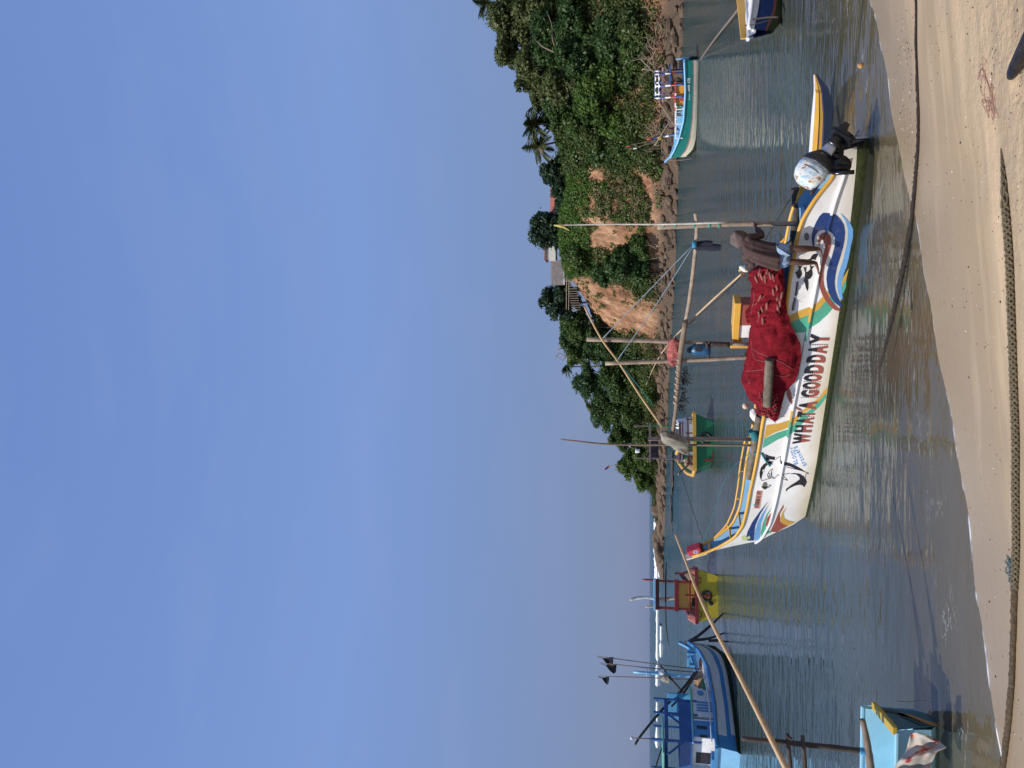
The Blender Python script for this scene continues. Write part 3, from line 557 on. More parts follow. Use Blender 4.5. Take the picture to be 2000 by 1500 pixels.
# ---- scrub that clothes the slopes between them
BARE = [[(1148, 316), (1148, 352), (1172, 356), (1190, 348), (1188, 322)], [(1150, 372), (1152, 412), (1166, 415), (1168, 380)], [(1152, 425), (1152, 484), (1190, 490), (1254, 480), (1248, 455), (1222, 430), (1180, 422)],
        [(1108, 540), (1105, 612), (1140, 625), (1196, 645), (1262, 655), (1300, 650), (1300, 590), (1262, 575), (1235, 556), (1190, 545), (1150, 536)],
        [(1262, 350), (1266, 372), (1300, 378), (1300, 345)]]
def inside(p, poly):
    x, y = p; c = False; j = len(poly)-1
    for i in range(len(poly)):
        if (poly[i][1] > y) != (poly[j][1] > y) and x < (poly[j][0]-poly[i][0])*(y-poly[i][1])/(poly[j][1]-poly[i][1])+poly[i][0]: c = not c
        j = i
    return c
rs = np.random.RandomState(21); CS, CR = [], []; GS, GR = [], []; DS, DR = [], []
TM = float(BT[4]); TN = float(BT[7])
for k in range(6400):
    t = rs.rand()*(BT[-1]-4)+1 if k < 4600 else rs.uniform(TM-3, TN+2); p = rs.uniform(.19, .84) if k < 4600 else rs.uniform(.2, .72); x, y, z = [float(a[0]) for a in terrain(np.array([t]), np.array([p]))]
    u, v = proj((x, y, z)); pn = noise.noise(Vector((x*.12, y*.12, z*.2)))
    if any(inside((u, v), b) for b in BARE):
        if rs.rand() > .10: continue
        GS.append((x, y, z)); GR.append(rs.uniform(.25, .6)); continue
    if 325 < v < 540:                                    # the grassier middle of the cliff
        if u < 1165: GS.append((x, y, z)); GR.append(rs.uniform(.4, .9)); continue
        if pn < -.3: continue
        q_ = rs.rand()
        if q_ < .35: GS.append((x, y, z+.1)); GR.append(rs.uniform(.4, .9)); continue
        if q_ < .6: DS.append((x, y, z+.1)); DR.append(rs.uniform(.4, .9)); continue
        r = rs.uniform(.45, 1.05)
    else: r = rs.uniform(.8, 1.9)*(1.25 if v > 600 else 1)
    if z < 2.2: r *= .5
    CS.append((x, y, z+r*.25)); CR.append(r)
V, F = leaves(CS, CR, 330000, .165, rs, shell=.4)
tag(fast_mesh('scrub_cover', V, F, LEAF['scrub']), kind='stuff')
V, F = leaves(DS, DR, 40000, .15, rs, shell=.3, squash=1.0)
tag(fast_mesh('dry_grass', V, F, leaf_mat('dry_grass_blades', (.085, .075, .03), (.19, .16, .075), .15)), kind='stuff')
V, F = leaves(GS, GR, 60000, .15, rs, shell=.3, squash=1.0)
tag(fast_mesh('tall_grass', V, F, LEAF['grass']), kind='stuff')
# dry roots and twigs along the foot of the bank
V_ = MB(); rnd = random.Random(9)
for (px, py, Y, n) in ((1280, 105, 84, 46), (1285, 270, 89, 30), (1292, 60, 82, 14), (1296, 480, 101, 24), (1300, 560, 108, 20), (1296, 640, 128, 26), (1290, 380, 94, 14)):
    for k in range(n):
        c = P(px+rnd.uniform(-16, 10), py+rnd.uniform(-26, 26), Y+rnd.uniform(-1, 1)); d = Vector((rnd.uniform(-1, 1), rnd.uniform(-.6, .2), rnd.uniform(-.2, 1))).normalized()*rnd.uniform(.8, 2.2)
        V_.tube(smooth_pts([c, c+d*.5+Vector((rnd.uniform(-.3, .3), 0, rnd.uniform(-.2, .2))), c+d], 3), [.05, .045, .04, .035, .03, .02, .015], 4)
tag(V_.build('dry_roots', mat('dry_root_wood', (.26, .19, .13), rough=.9, var=.3, scale=2), fix=False), kind='stuff')
# ---- palms
def palm(px, py, Y, size, label, seed, tilt=0.0, nf=15, trunk=True):
    nf = int(nf*1.4); size *= 1.12
    rnd = random.Random(seed); c = P(px, py, Y); g = min(top_z(c.x, c.y), c.z-1.5)
    root = thing('coconut_palm', label, 'palm tree', (c.x, c.y, g), 0, 'palms on the headland'); hgt = c.z-g
    mb = MB(); mb.tube(smooth_pts([(tilt, 0, -.4), (tilt*.6, 0, hgt*.4), (0, 0, hgt)], 5), [.2-.008*i for i in range(11)], 8); mb.build('trunk', WOOD, root)
    for k in range(nf):
        az = 2*math.pi*k/nf+rnd.uniform(-.25, .25); el = rnd.uniform(-.35, 1.15); Ln = size*rnd.uniform(.8, 1.1); mb = MB()
        sp = []; d = Vector((math.cos(az)*math.cos(el), math.sin(az)*math.cos(el), math.sin(el))); q = Vector((0, 0, hgt))
        for i in range(9): sp.append(q.copy()); q = q+d*Ln/8; d = (d+Vector((0, 0, -.17))).normalized()
        mb.tube(sp, [.035-.003*i for i in range(9)], 4)
        for i in range(1, 29):
            f = i/28*7.99; a = sp[int(f)].lerp(sp[int(f)+1], f % 1); t = (sp[min(int(f)+1, 8)]-sp[int(f)]).normalized()
            for sgn in (-1, 1):
                sd = t.cross(Vector((0, 0, 1))).normalized()*sgn; ln = size*.30*math.sin(math.pi*min(1, .18+i/33)); e = a+(sd*.8+t*.65+Vector((0, 0, -.42+rnd.uniform(-.15, .15)))).normalized()*ln; wv = t*.075*size/2.4
                mb.add([a-wv, a+wv, e], [(0, 1, 2)])
        dead = (seed % 2 == 0 and k % 7 == 6)
        mb.build('frond', LEAF['dry'] if dead else LEAF['palm'], root, fix=False)
palm(1048, 243, 104, 2.9, 'coconut palm with upright fronds right of the pair above the slope', 3)
palm(1054, 285, 108, 3.1, 'coconut palm with a hanging dead frond left of its twin on the headland', 4, .8)
palm(1043, 206, 106, 2.1, 'small grey palm peeping over the olive trees', 5, 0, 11)
palm(950, 6, 100, 2.6, 'palm fronds at the top right corner behind the tallest tree', 7, 0, 12)
palm(1162, 802, 166, 4.4, 'lone coconut palm on the skyline of the left slope', 9, .5)
palm(1112, 716, 158, 3.0, 'ragged small palm top on the skyline beside the bare twigs', 11, 0, 9)
# bare twigs on the skyline
root = thing('bare_tree', 'leafless dead branches sticking up from the skyline of the green slope', 'tree', P(1125, 690, 150)); o_ = Vector(root.location)
mb = MB()
for pts in ([(1130, 690), (1105, 698), (1098, 704), (1086, 694)], [(1105, 698), (1092, 690), (1084, 701)], [(1130, 678), (1105, 680), (1090, 678)], [(1098, 680), (1088, 684)]):
    mb.tube(smooth_pts([P(a, b, 150)-o_ for a, b in pts], 3), [.13-.01*i for i in range(len(pts)*3-2)], 5)
mb.build('branch', PWOOD, root)
# bare forked limbs showing in the right-hand trees
for pts, lab in (([(1096, 118), (1080, 80), (1078, 50), (1068, 22)], 'bare grey forked limb showing among the shaded crowns'), ([(1090, 105), (1062, 92), (1048, 80)], 'short bare limb above the forked limb in the right hand trees')):
    mb = MB(); mb.tube(smooth_pts([P(a, b, 90) for a, b in pts], 4), [.11-.006*i for i in range(len(pts)*4-3)], 6)
    tag(mb.build('bare_limb', WOOD), lab, 'branch')
# ---- houses and fence on the plateau
TILE = mat('red_roof_tiles', (.32, .105, .065), rough=.85, var=.25, scale=1.6, bump=.05, bscale=3); THATCH = mat('grey_thatch', (.16, .14, .135), rough=.95, var=.3, scale=2, bump=.08, bscale=6)
PLASTER = mat('white_plaster', (.74, .70, .63), rough=.85, var=.08, scale=.8); SHADE = mat('veranda_shade', (.03, .022, .018), rough=.8, var=.3)
c = P(1118, 376, 120); hb = thing('tiled_house', 'low house with a red tiled roof between two dark trees', 'house', (c.x, c.y, c.z-1.2), R(4))
mb = MB(); mb.box((0, 2.2, 1.5), (5.6, 4.0, 3.0)); mb.build('wall', SHADE, hb)  # near-black wall colour stands in for the shade of the veranda
mb = MB(); mb.prism([(-3.2, -.6, 2.7), (-3.2, 2.2, 5.0), (-3.2, 5.0, 2.7)], (0, 0, 0), (6.4, 0, 0)); mb.build('roof', TILE, hb)
for xx in (-2.6, -.9, .9, 2.6): MB().box((xx, -.2, 1.35), (.14, .14, 2.7)).build('post', PWOOD, hb)
mb = MB(); [mb.box((-1.9+.18*k, -.35, .75), (.05, .05, .8)) for k in range(8)]; mb.box((-1.25, -.35, 1.17), (1.5, .07, .07)); mb.box((-1.25, -.35, .4), (1.5, .07, .07)); mb.build('railing', WHITE, hb)
mb = MB(); mb.box((1.2, -.32, 1.3), (1.6, .06, .6)); mb.build('blind', paint('blue_blind', (.02, .06, .28)), hb)
MB().box((2.4, -.34, 1.0), (1.3, .05, .5)).build('screen', WHITE, hb)
c = P(1105, 525, 126); hb = thing('thatched_house', 'grey roofed house with a white gable behind the bright green bush', 'house', (c.x, c.y, c.z-1.2), R(-6))
mb = MB(); mb.box((0, 1.6, 1.0), (4.2, 3.0, 2.2)); mb.build('wall', PLASTER, hb)
mb = MB(); mb.prism([(-2.6, -.5, 1.5), (-2.6, .6, 3.6), (-2.6, 2.4, 4.0), (-2.6, 4.2, 1.6)], (0, 0, 0), (4.0, 0, 0)); mb.build('roof', THATCH, hb)
mb = MB(); mb.prism([(1.3, .2, 2.9), (3.9, .2, 2.9), (3.3, .2, 4.4), (1.6, .2, 4.5)], (0, 0, 0), (0, 2.6, 0)); mb.build('gable', PLASTER, hb)
mb = MB(); mb.prism([(1.2, 0, 4.45), (1.6, 0, 4.75), (3.5, 0, 4.65), (4.1, 0, 4.3), (3.4, 0, 4.45), (1.6, 0, 4.52)], (0, 0, 0), (0, 3.0, 0)); mb.build('ridge', TILE, hb)
mb = MB(); mb.box((-.4, -.75, 1.42), (4.4, .12, .16)); mb.build('fascia', WHITE, hb)
a, b = P(1112, 540, 122), P(1111, 605, 131); fr = thing('rail_fence', 'pale wooden rail fence along the rim of the big orange scar', 'fence', a)
for k in range(15):
    q = (b-a)*(k/14); MB().box((q.x, q.y, -.2), (.10, .10, 1.5)).build('post', PWOOD, fr)
for z in (0.05, .45): MB().beam((0, 0, z), (b-a)+Vector((0, 0, z)), .07, .09).build('rail', PWOOD, fr)
# red flag over the trees
c = P(1190, 908, 166); fl = thing('red_flag', 'small red flag flying above the trees near the seaward end', 'flag', c)
MB().tube([(.2, 0, -7), (-.25, 0, .4)], .05, 5).build('pole', WOOD, fl)
mb = MB(); mb.grid(lambda u, v: (-.1-u*.9-v*.15, .15*math.sin(u*5), .2+1.0*u*.9-v*.55*(1-u*.5)), np.linspace(0, 1, 8), np.linspace(0, 1, 4)); mb.build('cloth', mat('red_flag_cloth', (.45, .02, .03), rough=.8), fl, fix=False)
# ================================================================== THE OUTRIGGER BOAT
HO = Vector((3.5193, 12.8084, 0)); HD = Vector((-.81452, .58013, 0)); HN = Vector((-.58013, -.81452, 0)); NC = -.32
def HW(s, n, z): return HO + HD*s + HN*n + Vector((0, 0, z))      # along the hull, towards the beach, up
T_BW = ([-.24, -.15, 0, .2, .77, 1.66, 2.6, 6.1, 7.1, 8.12, 8.5, 9.5], [.02, .10, .16, .21, .27, .34, .44, .44, .28, .035, .02, .012])
T_BG = ([-.24, -.15, 0, .2, .77, 1.66, 2.6, 6.1, 7.1, 8.12, 8.65, 9.04, 9.3, 9.46], [.03, .12, .19, .24, .36, .42, .45, .46, .42, .30, .21, .16, .13, .09])
T_ZG = ([-.24, 0, .31, .49, .68, .95, 1.23, 1.62, 1.97, 2.72, 5.16, 5.73, 6.37, 7.07, 7.62, 8.19, 8.65, 9.04, 9.3, 9.46], [.44, .45, .49, .64, .77, .9, .95, .97, 1.0, 1.01, 1.2, 1.215, 1.25, 1.3, 1.315, 1.36, 1.5, 1.84, 2.16, 2.44])
T_ZB = ([-.24, 0, .4, 1.2, 7.2, 7.8, 8.1, 8.21, 8.39, 8.63, 8.93, 9.05, 9.32, 9.44, 9.5], [-.02, -.12, -.2, -.25, -.25, -.15, -.03, .08, .23, .55, .9, 1.25, 1.92, 2.15, 2.4])
T_ZS = ([-.24, .3, .67, 1.16, 1.5, 2.5, 3.3, 4.05, 4.7, 5.5, 6.4, 7.4, 8.25, 8.87, 9.1], [.27, .34, .43, .5, .525, .59, .625, .655, .685, .71, .735, .75, .79, .90, 1.1])
def tb(T, s, k=.12): return float(sum(np.interp(s+d, T[0], T[1]) for d in (-k, -k/2, 0, k/2, k))/5)
def half(s, z):
    zb, zg_, bw, bg_ = tb(T_ZB, s, .05), tb(T_ZG, s, .08), tb(T_BW, s), tb(T_BG, s); z1 = max(0.0, zb+.03)
    return float(np.interp(z, [zb, z1, max(zg_, z1+.01)], [0.012, bw, bg_]))
def hull_hit(x, y, eps=.004):
    r = ray(x, y); off = .1; p = None
    for k in range(9):
        b = HO + HN*off; t = (b-CAM).dot(HN)/r.dot(HN); p = CAM + r*t; s = (p-HO).dot(HD); off = NC+half(s, p.z)+eps
    return p
boat = thing('outrigger_boat', 'long white outrigger boat with navy and rust swirls painted on its side', 'boat', HW(4, NC, 0), math.atan2(HD.y, HD.x))
HULLIN = paint('hull_inside_blue', (.20, .40, .58), wear_amt=.3)
ss = np.concatenate([np.linspace(-.24, .3, 9), np.linspace(.4, 8, 77), np.linspace(8.06, 9.47, 26)])
def levels(s):
    zb, zg_ = tb(T_ZB, s, .05), tb(T_ZG, s, .08); z1 = max(0.0, zb+.03); zw = z1+float(np.interp(s, [-.2, 1, 6, 8.1, 8.3], [.17, .14, .085, .03, .002])); zw = min(zw, zg_-.05)
    return [zb, (zb+z1)/2, z1, zw] + [zw+(zg_-zw)*k/5 for k in range(1, 6)]
mb = MB(); rows = [levels(s) for s in ss]
for sg in (1, -1):
    V_ = [HW(s, NC+sg*half(s, z), z) for s, l_ in zip(ss, rows) for z in l_]; nl = len(rows[0]); FW_, FP_ = [], []
    for i in range(len(ss)-1):
        for j in range(nl-1):
            q = (i*nl+j, (i+1)*nl+j, (i+1)*nl+j+1, i*nl+j+1); (FW_ if j < 3 else FP_).append(q)
    b0 = len(mb.v); mb.add(V_, FP_, 0, True)
    for f in FW_: mb.f.append([k+b0 for k in f]); mb.m.append(1); mb.sm.append(True)
# stern face and inside skin
for s, flip in ((ss[0], 0),):
    l_ = rows[0]; mb.add([HW(s, NC+half(s, z), z) for z in l_]+[HW(s, NC-half(s, z), z) for z in l_], [(j, j+1, len(l_)+j+1, len(l_)+j) for j in range(len(l_)-1)], 0)
HULLW = paint('hull_white_paint', (.80, .78, .75), wear_amt=.22, scale=1.6).copy(); t_ = HULLW.node_tree; b_ = t_.nodes['Principled BSDF']; o_ = b_.inputs['Base Color'].links[0].from_socket
g_ = t_.nodes.new('ShaderNodeNewGeometry'); s_ = t_.nodes.new('ShaderNodeSeparateXYZ'); t_.links.new(g_.outputs['Position'], s_.inputs[0])      # rusty tide stain above the weed
n_ = t_.nodes.new('ShaderNodeTexNoise'); n_.inputs['Scale'].default_value = 5; n_.inputs['Detail'].default_value = 7; a_ = t_.nodes.new('ShaderNodeMath'); a_.operation = 'MULTIPLY_ADD'; t_.links.new(n_.outputs[0], a_.inputs[0]); a_.inputs[1].default_value = -.5; t_.links.new(s_.outputs[2], a_.inputs[2])
r_ = t_.nodes.new('ShaderNodeMapRange'); r_.inputs[1].default_value = -.16; r_.inputs[2].default_value = .16; r_.inputs[3].default_value = .75; r_.inputs[4].default_value = 0; t_.links.new(a_.outputs[0], r_.inputs[0])
x_ = t_.nodes.new('ShaderNodeMix'); x_.data_type = 'RGBA'; t_.links.new(r_.outputs[0], x_.inputs[0]); t_.links.new(o_, x_.inputs[6]); x_.inputs[7].default_value = (.50, .40, .22, 1); t_.links.new(x_.outputs[2], b_.inputs['Base Color'])
hull = mb.build('hull', [HULLW, WEED], boat, world=True)
mb = MB(); si = [s for s in ss if .12 < s < 9.40]
def inner(s, k):
    zg_ = tb(T_ZG, s, .08); bg_ = tb(T_BG, s)-.03; zf = max(min(zg_-.42, .55), tb(T_ZB, s, .05)+.12); zf = min(zf, zg_-.03)
    pts = [(bg_, zg_-.005), (min(bg_, max(half(s, zf)-.03, .005)), zf), (-min(bg_, max(half(s, zf)-.03, .005)), zf), (-bg_, zg_-.005)]
    y, z = pts[k]; return HW(s, NC+y, z)
mb.grid(lambda s, k: inner(s, int(k)), si, [0, 1, 2, 3], 0, False)
mb.build('inside_lining', HULLIN, boat, world=True)
# rub rail, gunwales and the raised tube rail
for sg in (1, -1):
    mb = MB(); sr = [s for s in np.linspace(.05, 9.0, 80)]
    def sec(s, k):
        z = tb(T_ZS, s, .1); h = NC+sg*half(s, z); a = [(-.012, .020), (.040, .015), (.043, -.012), (-.012, -.022)][k % 4]; return HW(s, h+sg*a[0], z+a[1])
    cuts = [(.05, .9, 0), (.9, 1.22, 1), (1.22, 1.38, 2), (1.38, 2.58, 0), (2.58, 2.86, 3), (2.86, 3.26, 4), (3.26, 4.84, 0), (4.84, 5.1, 3), (5.1, 5.5, 4), (5.5, 9.0, 0)] if sg > 0 else [(.05, 9.0, 0)]
    for c0, c1, mi in cuts: mb.grid(lambda s, k: sec(s, int(k)), np.linspace(c0, c1, max(3, int((c1-c0)*10))), [0, 1, 2, 3, 4], mi, False)
    mb.build('rub_rail', [WHITE, NAVY, RUST, BAND, MINT], boat, world=True)
    sg_ = [s for s in np.linspace(.12, 9.44, 90)]
    MB().tube([HW(s, NC+sg*(tb(T_BG, s)+.004), tb(T_ZG, s, .08)+.012) for s in sg_], .034, 8).build('gunwale', YELLOW, boat, world=True)
for s0, s1 in ((.42, 1.0), (1.62, 2.7), (6.2, 9.2)):
    q = [HW(s, NC-tb(T_BG, s), tb(T_ZG, s, .08)+.13*min(1, (s-s0)*6+.05, (s1-s)*1.6+.05)) for s in np.linspace(s0, s1, 22)]
    MB().tube(q, .022, 7).build('handrail', YELLOW, boat, world=True)
    for s in np.linspace(s0+.25, s1-.5, 2 if s1-s0 < 2 else 4):
        MB().tube([HW(s, NC-tb(T_BG, s), tb(T_ZG, s)-.02), HW(s, NC-tb(T_BG, s), tb(T_ZG, s)+.13)], .018, 6).build('rail_post', YELLOW, boat, world=True)
for s in (8.33, 8.75, 9.2): MB().beam(HW(s, NC-tb(T_BG, s), tb(T_ZG, s)-.01), HW(s, NC+tb(T_BG, s), tb(T_ZG, s)-.01), .05, .04).build('thwart', YELLOW, boat, world=True)
for s in (1.1, 2.3, 3.2, 6.6, 7.4): MB().beam(HW(s, NC-tb(T_BG, s)+.02, tb(T_ZG, s)-.12), HW(s, NC+tb(T_BG, s)-.02, tb(T_ZG, s)-.12), .2, .04).build('thwart', PALEB, boat, world=True)
# stem board
MB().beam(HW(9.36, NC+.0, 2.08), HW(9.60, NC, 2.55), .16, .035).build('stem_board', CREAM, boat, world=True)
# ---- paint on the near side, laid on the hull surface
def bisect_grid(bm, step=9.0):
    xs = [v.co.x for v in bm.verts]; ys = [v.co.y for v in bm.verts]
    for ax, lo, hi in ((0, min(xs), max(xs)), (1, min(ys), max(ys))):
        k = math.ceil(lo/step)*step
        while k < hi:
            no = (1, 0, 0) if ax == 0 else (0, 1, 0); co = (k, 0, 0) if ax == 0 else (0, k, 0)
            bmesh.ops.bisect_plane(bm, geom=bm.verts[:]+bm.edges[:]+bm.faces[:], plane_co=co, plane_no=no, dist=1e-5); k += step
def decal(name, polys, m, eps=.004, mis=None):
    """polys: outlines in picture coordinates; every vertex is moved onto the hull surface"""
    bm = bmesh.new()
    for i, pl in enumerate(polys):
        f = bm.faces.new([bm.verts.new((x, y, 0)) for x, y in pl]); f.material_index = mis[i] if mis else 0
    bm.normal_update(); bmesh.ops.triangulate(bm, faces=bm.faces[:], ngon_method='EAR_CLIP'); bisect_grid(bm)
    for v in bm.verts: v.co = hull_hit(v.co.x, v.co.y, eps)
    bm.verts.index_update(); mb = MB(); mb.v = [tuple(v.co) for v in bm.verts]
    for f in bm.faces: mb.f.append([v.index for v in f.verts]); mb.m.append(f.material_index); mb.sm.append(False)
    bm.free(); return mb.build(name, m, boat, fix=False, world=True)
def cr_(ox, oy, sc_, pts): return [(ox+a/sc_, oy+b/sc_) for a, b in pts]
def sm2(pts, n=3):
    q = [Vector((a, b, 0)) for a, b in pts]; N_ = len(q); out = []
    for i in range(N_):
        p0, p1, p2, p3 = q[i-1], q[i], q[(i+1) % N_], q[(i+2) % N_]
        if (p1-p0).length > 1e-6 and (p2-p1).length > 1e-6 and ((p1-p0).normalized().dot((p2-p1).normalized()) < .2): out.append((p1.x, p1.y)); continue
        for k in range(n):
            t = k/n; v = .5*((2*p1)+(p2-p0)*t*.6+(-p0*.6*2+p1*(1.2*2-3)*-1*0+(2*p0-5*p1+4*p2-p3)*.6)*t*t*0) if False else p1.lerp(p2, t)
            out.append((v.x, v.y))
    return out
A8 = lambda p: cr_(1530, 400, 6.25, p)
B3 = lambda p: cr_(1300, 650, 3.191, p)
C7 = lambda p: cr_(1450, 840, 7.5, p)
decal('painted_swirl', [A8([(480, 100), (570, 105), (640, 120), (700, 180), (740, 250), (752, 330), (745, 430), (725, 530), (690, 650), (655, 760), (635, 860), (625, 950), (635, 1040), (660, 1120), (690, 1180), (715, 1220), (708, 1255), (650, 1215), (600, 1160), (560, 1090), (535, 1000), (525, 900), (535, 810), (560, 720), (595, 620), (620, 530), (632, 460), (625, 400), (600, 350), (550, 318), (490, 302), (430, 320), (395, 370), (380, 430), (378, 530), (355, 490), (345, 420), (348, 360), (365, 290), (400, 210), (440, 140)])], NAVY, .006)['label'] = 'navy blue painted swirl'
decal('painted_swirl', [A8([(505, 338), (545, 345), (575, 380), (587, 430), (580, 500), (560, 580), (530, 660), (505, 740), (488, 830), (485, 920), (495, 990), (520, 1060), (560, 1130), (610, 1200), (660, 1255), (698, 1285), (700, 1302), (630, 1285), (570, 1240), (515, 1170), (470, 1090), (440, 1000), (430, 900), (435, 800), (455, 710), (480, 630), (505, 540), (515, 470), (505, 440), (480, 420), (455, 440), (440, 480), (455, 530), (430, 490), (420, 430), (440, 380), (470, 350)])], RUST, .0075)['label'] = 'rust red painted swirl'
decal('painted_swirl', [A8([(690, 95), (760, 160), (820, 230), (850, 300), (850, 400), (825, 500), (800, 640), (770, 760), (735, 850), (715, 950), (712, 1060), (725, 1130), (715, 1165), (690, 1140), (665, 1060), (655, 980), (665, 880), (690, 790), (725, 690), (750, 580), (775, 480), (785, 400), (785, 300), (760, 200), (720, 140)])], SKYB, .005)['label'] = 'pale blue painted swirl'
decal('painted_band', [A8([(10, 1390), (190, 1295), (330, 1245), (420, 1190), (540, 1050), (575, 1110), (500, 1195), (440, 1270), (340, 1330), (180, 1395), (70, 1450), (20, 1430)]), A8([(800, 770), (725, 900), (700, 1000), (730, 990), (770, 900)])], BAND, .004)
decal('painted_band', [A8([(70, 1450), (180, 1396), (340, 1332), (440, 1272), (500, 1197), (577, 1112), (640, 1175), (600, 1270), (540, 1340), (430, 1440), (350, 1490), (250, 1560), (100, 1560), (40, 1520)]), A8([(700, 1000), (770, 900), (765, 1000), (730, 1090), (705, 1060)])], MINT, .004)
decal('painted_band', [B3([(628, 575), (700, 568), (770, 545), (800, 530), (845, 490), (900, 450), (960, 400), (1008, 335), (1003, 375), (940, 448), (890, 482), (845, 512), (800, 572), (740, 602), (680, 622), (612, 662)])], BAND, .004)
decal('painted_band', [B3([(613, 662), (690, 625), (755, 605), (800, 574), (850, 514), (900, 480), (1000, 380), (1000, 405), (960, 460), (900, 515), (830, 590), (790, 625), (760, 640), (700, 665), (660, 690), (605, 720)])], MINT, .004)
decal('painted_flame', [B3([(640, 1050), (590, 1110), (540, 1180), (510, 1240), (500, 1285), (512, 1296), (550, 1296), (553, 1250), (560, 1200), (590, 1130)])], NAVY)
decal('painted_flame', [B3([(642, 1070), (600, 1130), (570, 1190), (555, 1250), (553, 1296), (583, 1296), (590, 1285), (590, 1240), (595, 1190), (620, 1120)])], SKYB)
decal('painted_flame', [B3([(668, 1085), (630, 1130), (605, 1190), (592, 1250), (598, 1282), (625, 1255), (660, 1245), (630, 1225), (620, 1190), (635, 1140)])], MINT)
decal('painted_flame', [B3([(672, 1105), (635, 1150), (622, 1195), (640, 1232), (652, 1190)]), B3([(735, 1070), (700, 1130), (680, 1180), (650, 1240), (690, 1243), (760, 1206), (800, 1185), (750, 1196), (715, 1178), (712, 1130), (735, 1090)])], RUST)
decal('painted_flame', [B3([(755, 1085), (725, 1120), (715, 1160), (725, 1188), (760, 1203), (808, 1180), (770, 1173), (740, 1158), (735, 1125)])], BAND, .006)
decal('painted_flower', [B3([(472, 1270), (490, 1262), (505, 1275), (522, 1265), (530, 1280), (518, 1290), (500, 1296), (480, 1294)])], paint('pale_lime_paint', (.55, .62, .25)))
decal('painted_leaf', [cr_(1500, 640, 6.25, [(215, 690), (240, 690), (285, 800), (300, 900), (300, 950), (260, 900), (225, 820)]), cr_(1500, 640, 6.25, [(340, 960), (400, 990), (425, 1015), (390, 1015), (340, 990)])], RUST)
# shark drawing
def stroke(pts, wd):
    out = []
    for a, b in zip(pts[:-1], pts[1:]):
        d = Vector((b[0]-a[0], b[1]-a[1])); L_ = max(d.length, 1e-6); nx, ny = -d.y/L_*wd/2, d.x/L_*wd/2
        out.append([(a[0]+nx, a[1]+ny), (b[0]+nx, b[1]+ny), (b[0]-nx, b[1]-ny), (a[0]-nx, a[1]-ny)])
    return out
sh = [C7([(275, 740), (255, 690), (250, 620), (270, 550), (310, 500), (360, 470), (410, 455), (465, 465), (425, 480), (440, 500), (400, 495), (405, 515), (370, 510), (345, 530), (330, 560), (310, 590), (300, 630), (285, 680), (278, 720)]),
      C7([(330, 440), (350, 390), (330, 350), (400, 380), (480, 395), (470, 440), (400, 430), (360, 455)]),
      C7([(550, 430), (580, 460), (680, 480), (760, 510), (850, 560), (920, 612), (880, 602), (780, 570), (690, 530), (610, 515), (560, 500)]),
      C7([(690, 640), (760, 630), (840, 640), (900, 680), (930, 720), (945, 760), (930, 800), (905, 840), (880, 810), (840, 800), (760, 820), (680, 860), (635, 905), (640, 860), (720, 800), (800, 750), (840, 720), (835, 690), (790, 650)])]
for ln in ([(278, 745), (380, 715), (430, 700), (470, 710), (500, 680), (520, 650)], [(520, 650), (560, 690), (610, 720), (665, 740), (620, 690), (590, 650), (690, 636)], [(440, 565), (390, 610), (365, 660), (380, 700), (415, 705), (418, 640), (440, 565)],
           [(480, 440), (520, 400), (560, 390), (555, 450)], [(640, 540), (760, 570), (880, 600), (975, 635), (930, 640), (925, 700)], [(385, 630), (400, 660), (380, 675), (410, 690)], [(430, 620), (425, 660), (440, 690), (470, 690)]):
    sh += stroke(C7(ln), 1.0)
decal('shark_drawing', sh, BLACKP)
decal('shark_eye', [C7([(310+17*math.cos(a), 595+17*math.sin(a)) for a in np.linspace(0, 6.28, 13)[:-1]])], WHITE, .006)
decal('shark_pupil', [C7([(312+6*math.cos(a), 602+6*math.sin(a)) for a in np.linspace(0, 6.28, 9)[:-1]])], BLACKP, .008)
# fish and round script
fish = [(0, 0), (.12, .13), (.35, .2), (.55, .15), (.75, .05), (1, .17), (.93, 0), (1, -.17), (.75, -.05), (.55, -.15), (.42, -.3), (.35, -.2), (.12, -.13)]
def fishpoly(hx_, hy_, tx, ty, fat=1.0):
    dx, dy = tx-hx_, ty-hy_; return A8([(hx_+dx*a-dy*b*fat, hy_+dy*a+dx*b*fat) for a, b in fish])
decal('fish_drawing', [fishpoly(185, 905, 205, 740, 1.1), fishpoly(305, 912, 350, 740, 1.0), fishpoly(295, 1055, 262, 750, .38), fishpoly(420, 600, 300, 690, 1.0)], BLACKP)
gl_ = []; rnd = random.Random(3)
for (a0, a1, x0_, x1_) in ((940, 1112, 178, 152), (1138, 1282, 145, 118)):
    k = a0
    while k < a1:
        xx = x0_+(x1_-x0_)*(k-a0)/(a1-a0); rr = rnd.uniform(10, 15)
        for st, en in ((.3, 4.6), (1.6, 5.9)):
            q = [(xx+rnd.uniform(-3, 3)+(rr*1.35 if st < 1 else rr*.6)*math.cos(t_), k+8+rr*.72*math.sin(t_)) for t_ in np.linspace(st, en, 8)]; gl_ += stroke(A8(q), 1.35)
        k += 22
decal('round_script', gl_, BLACKP)
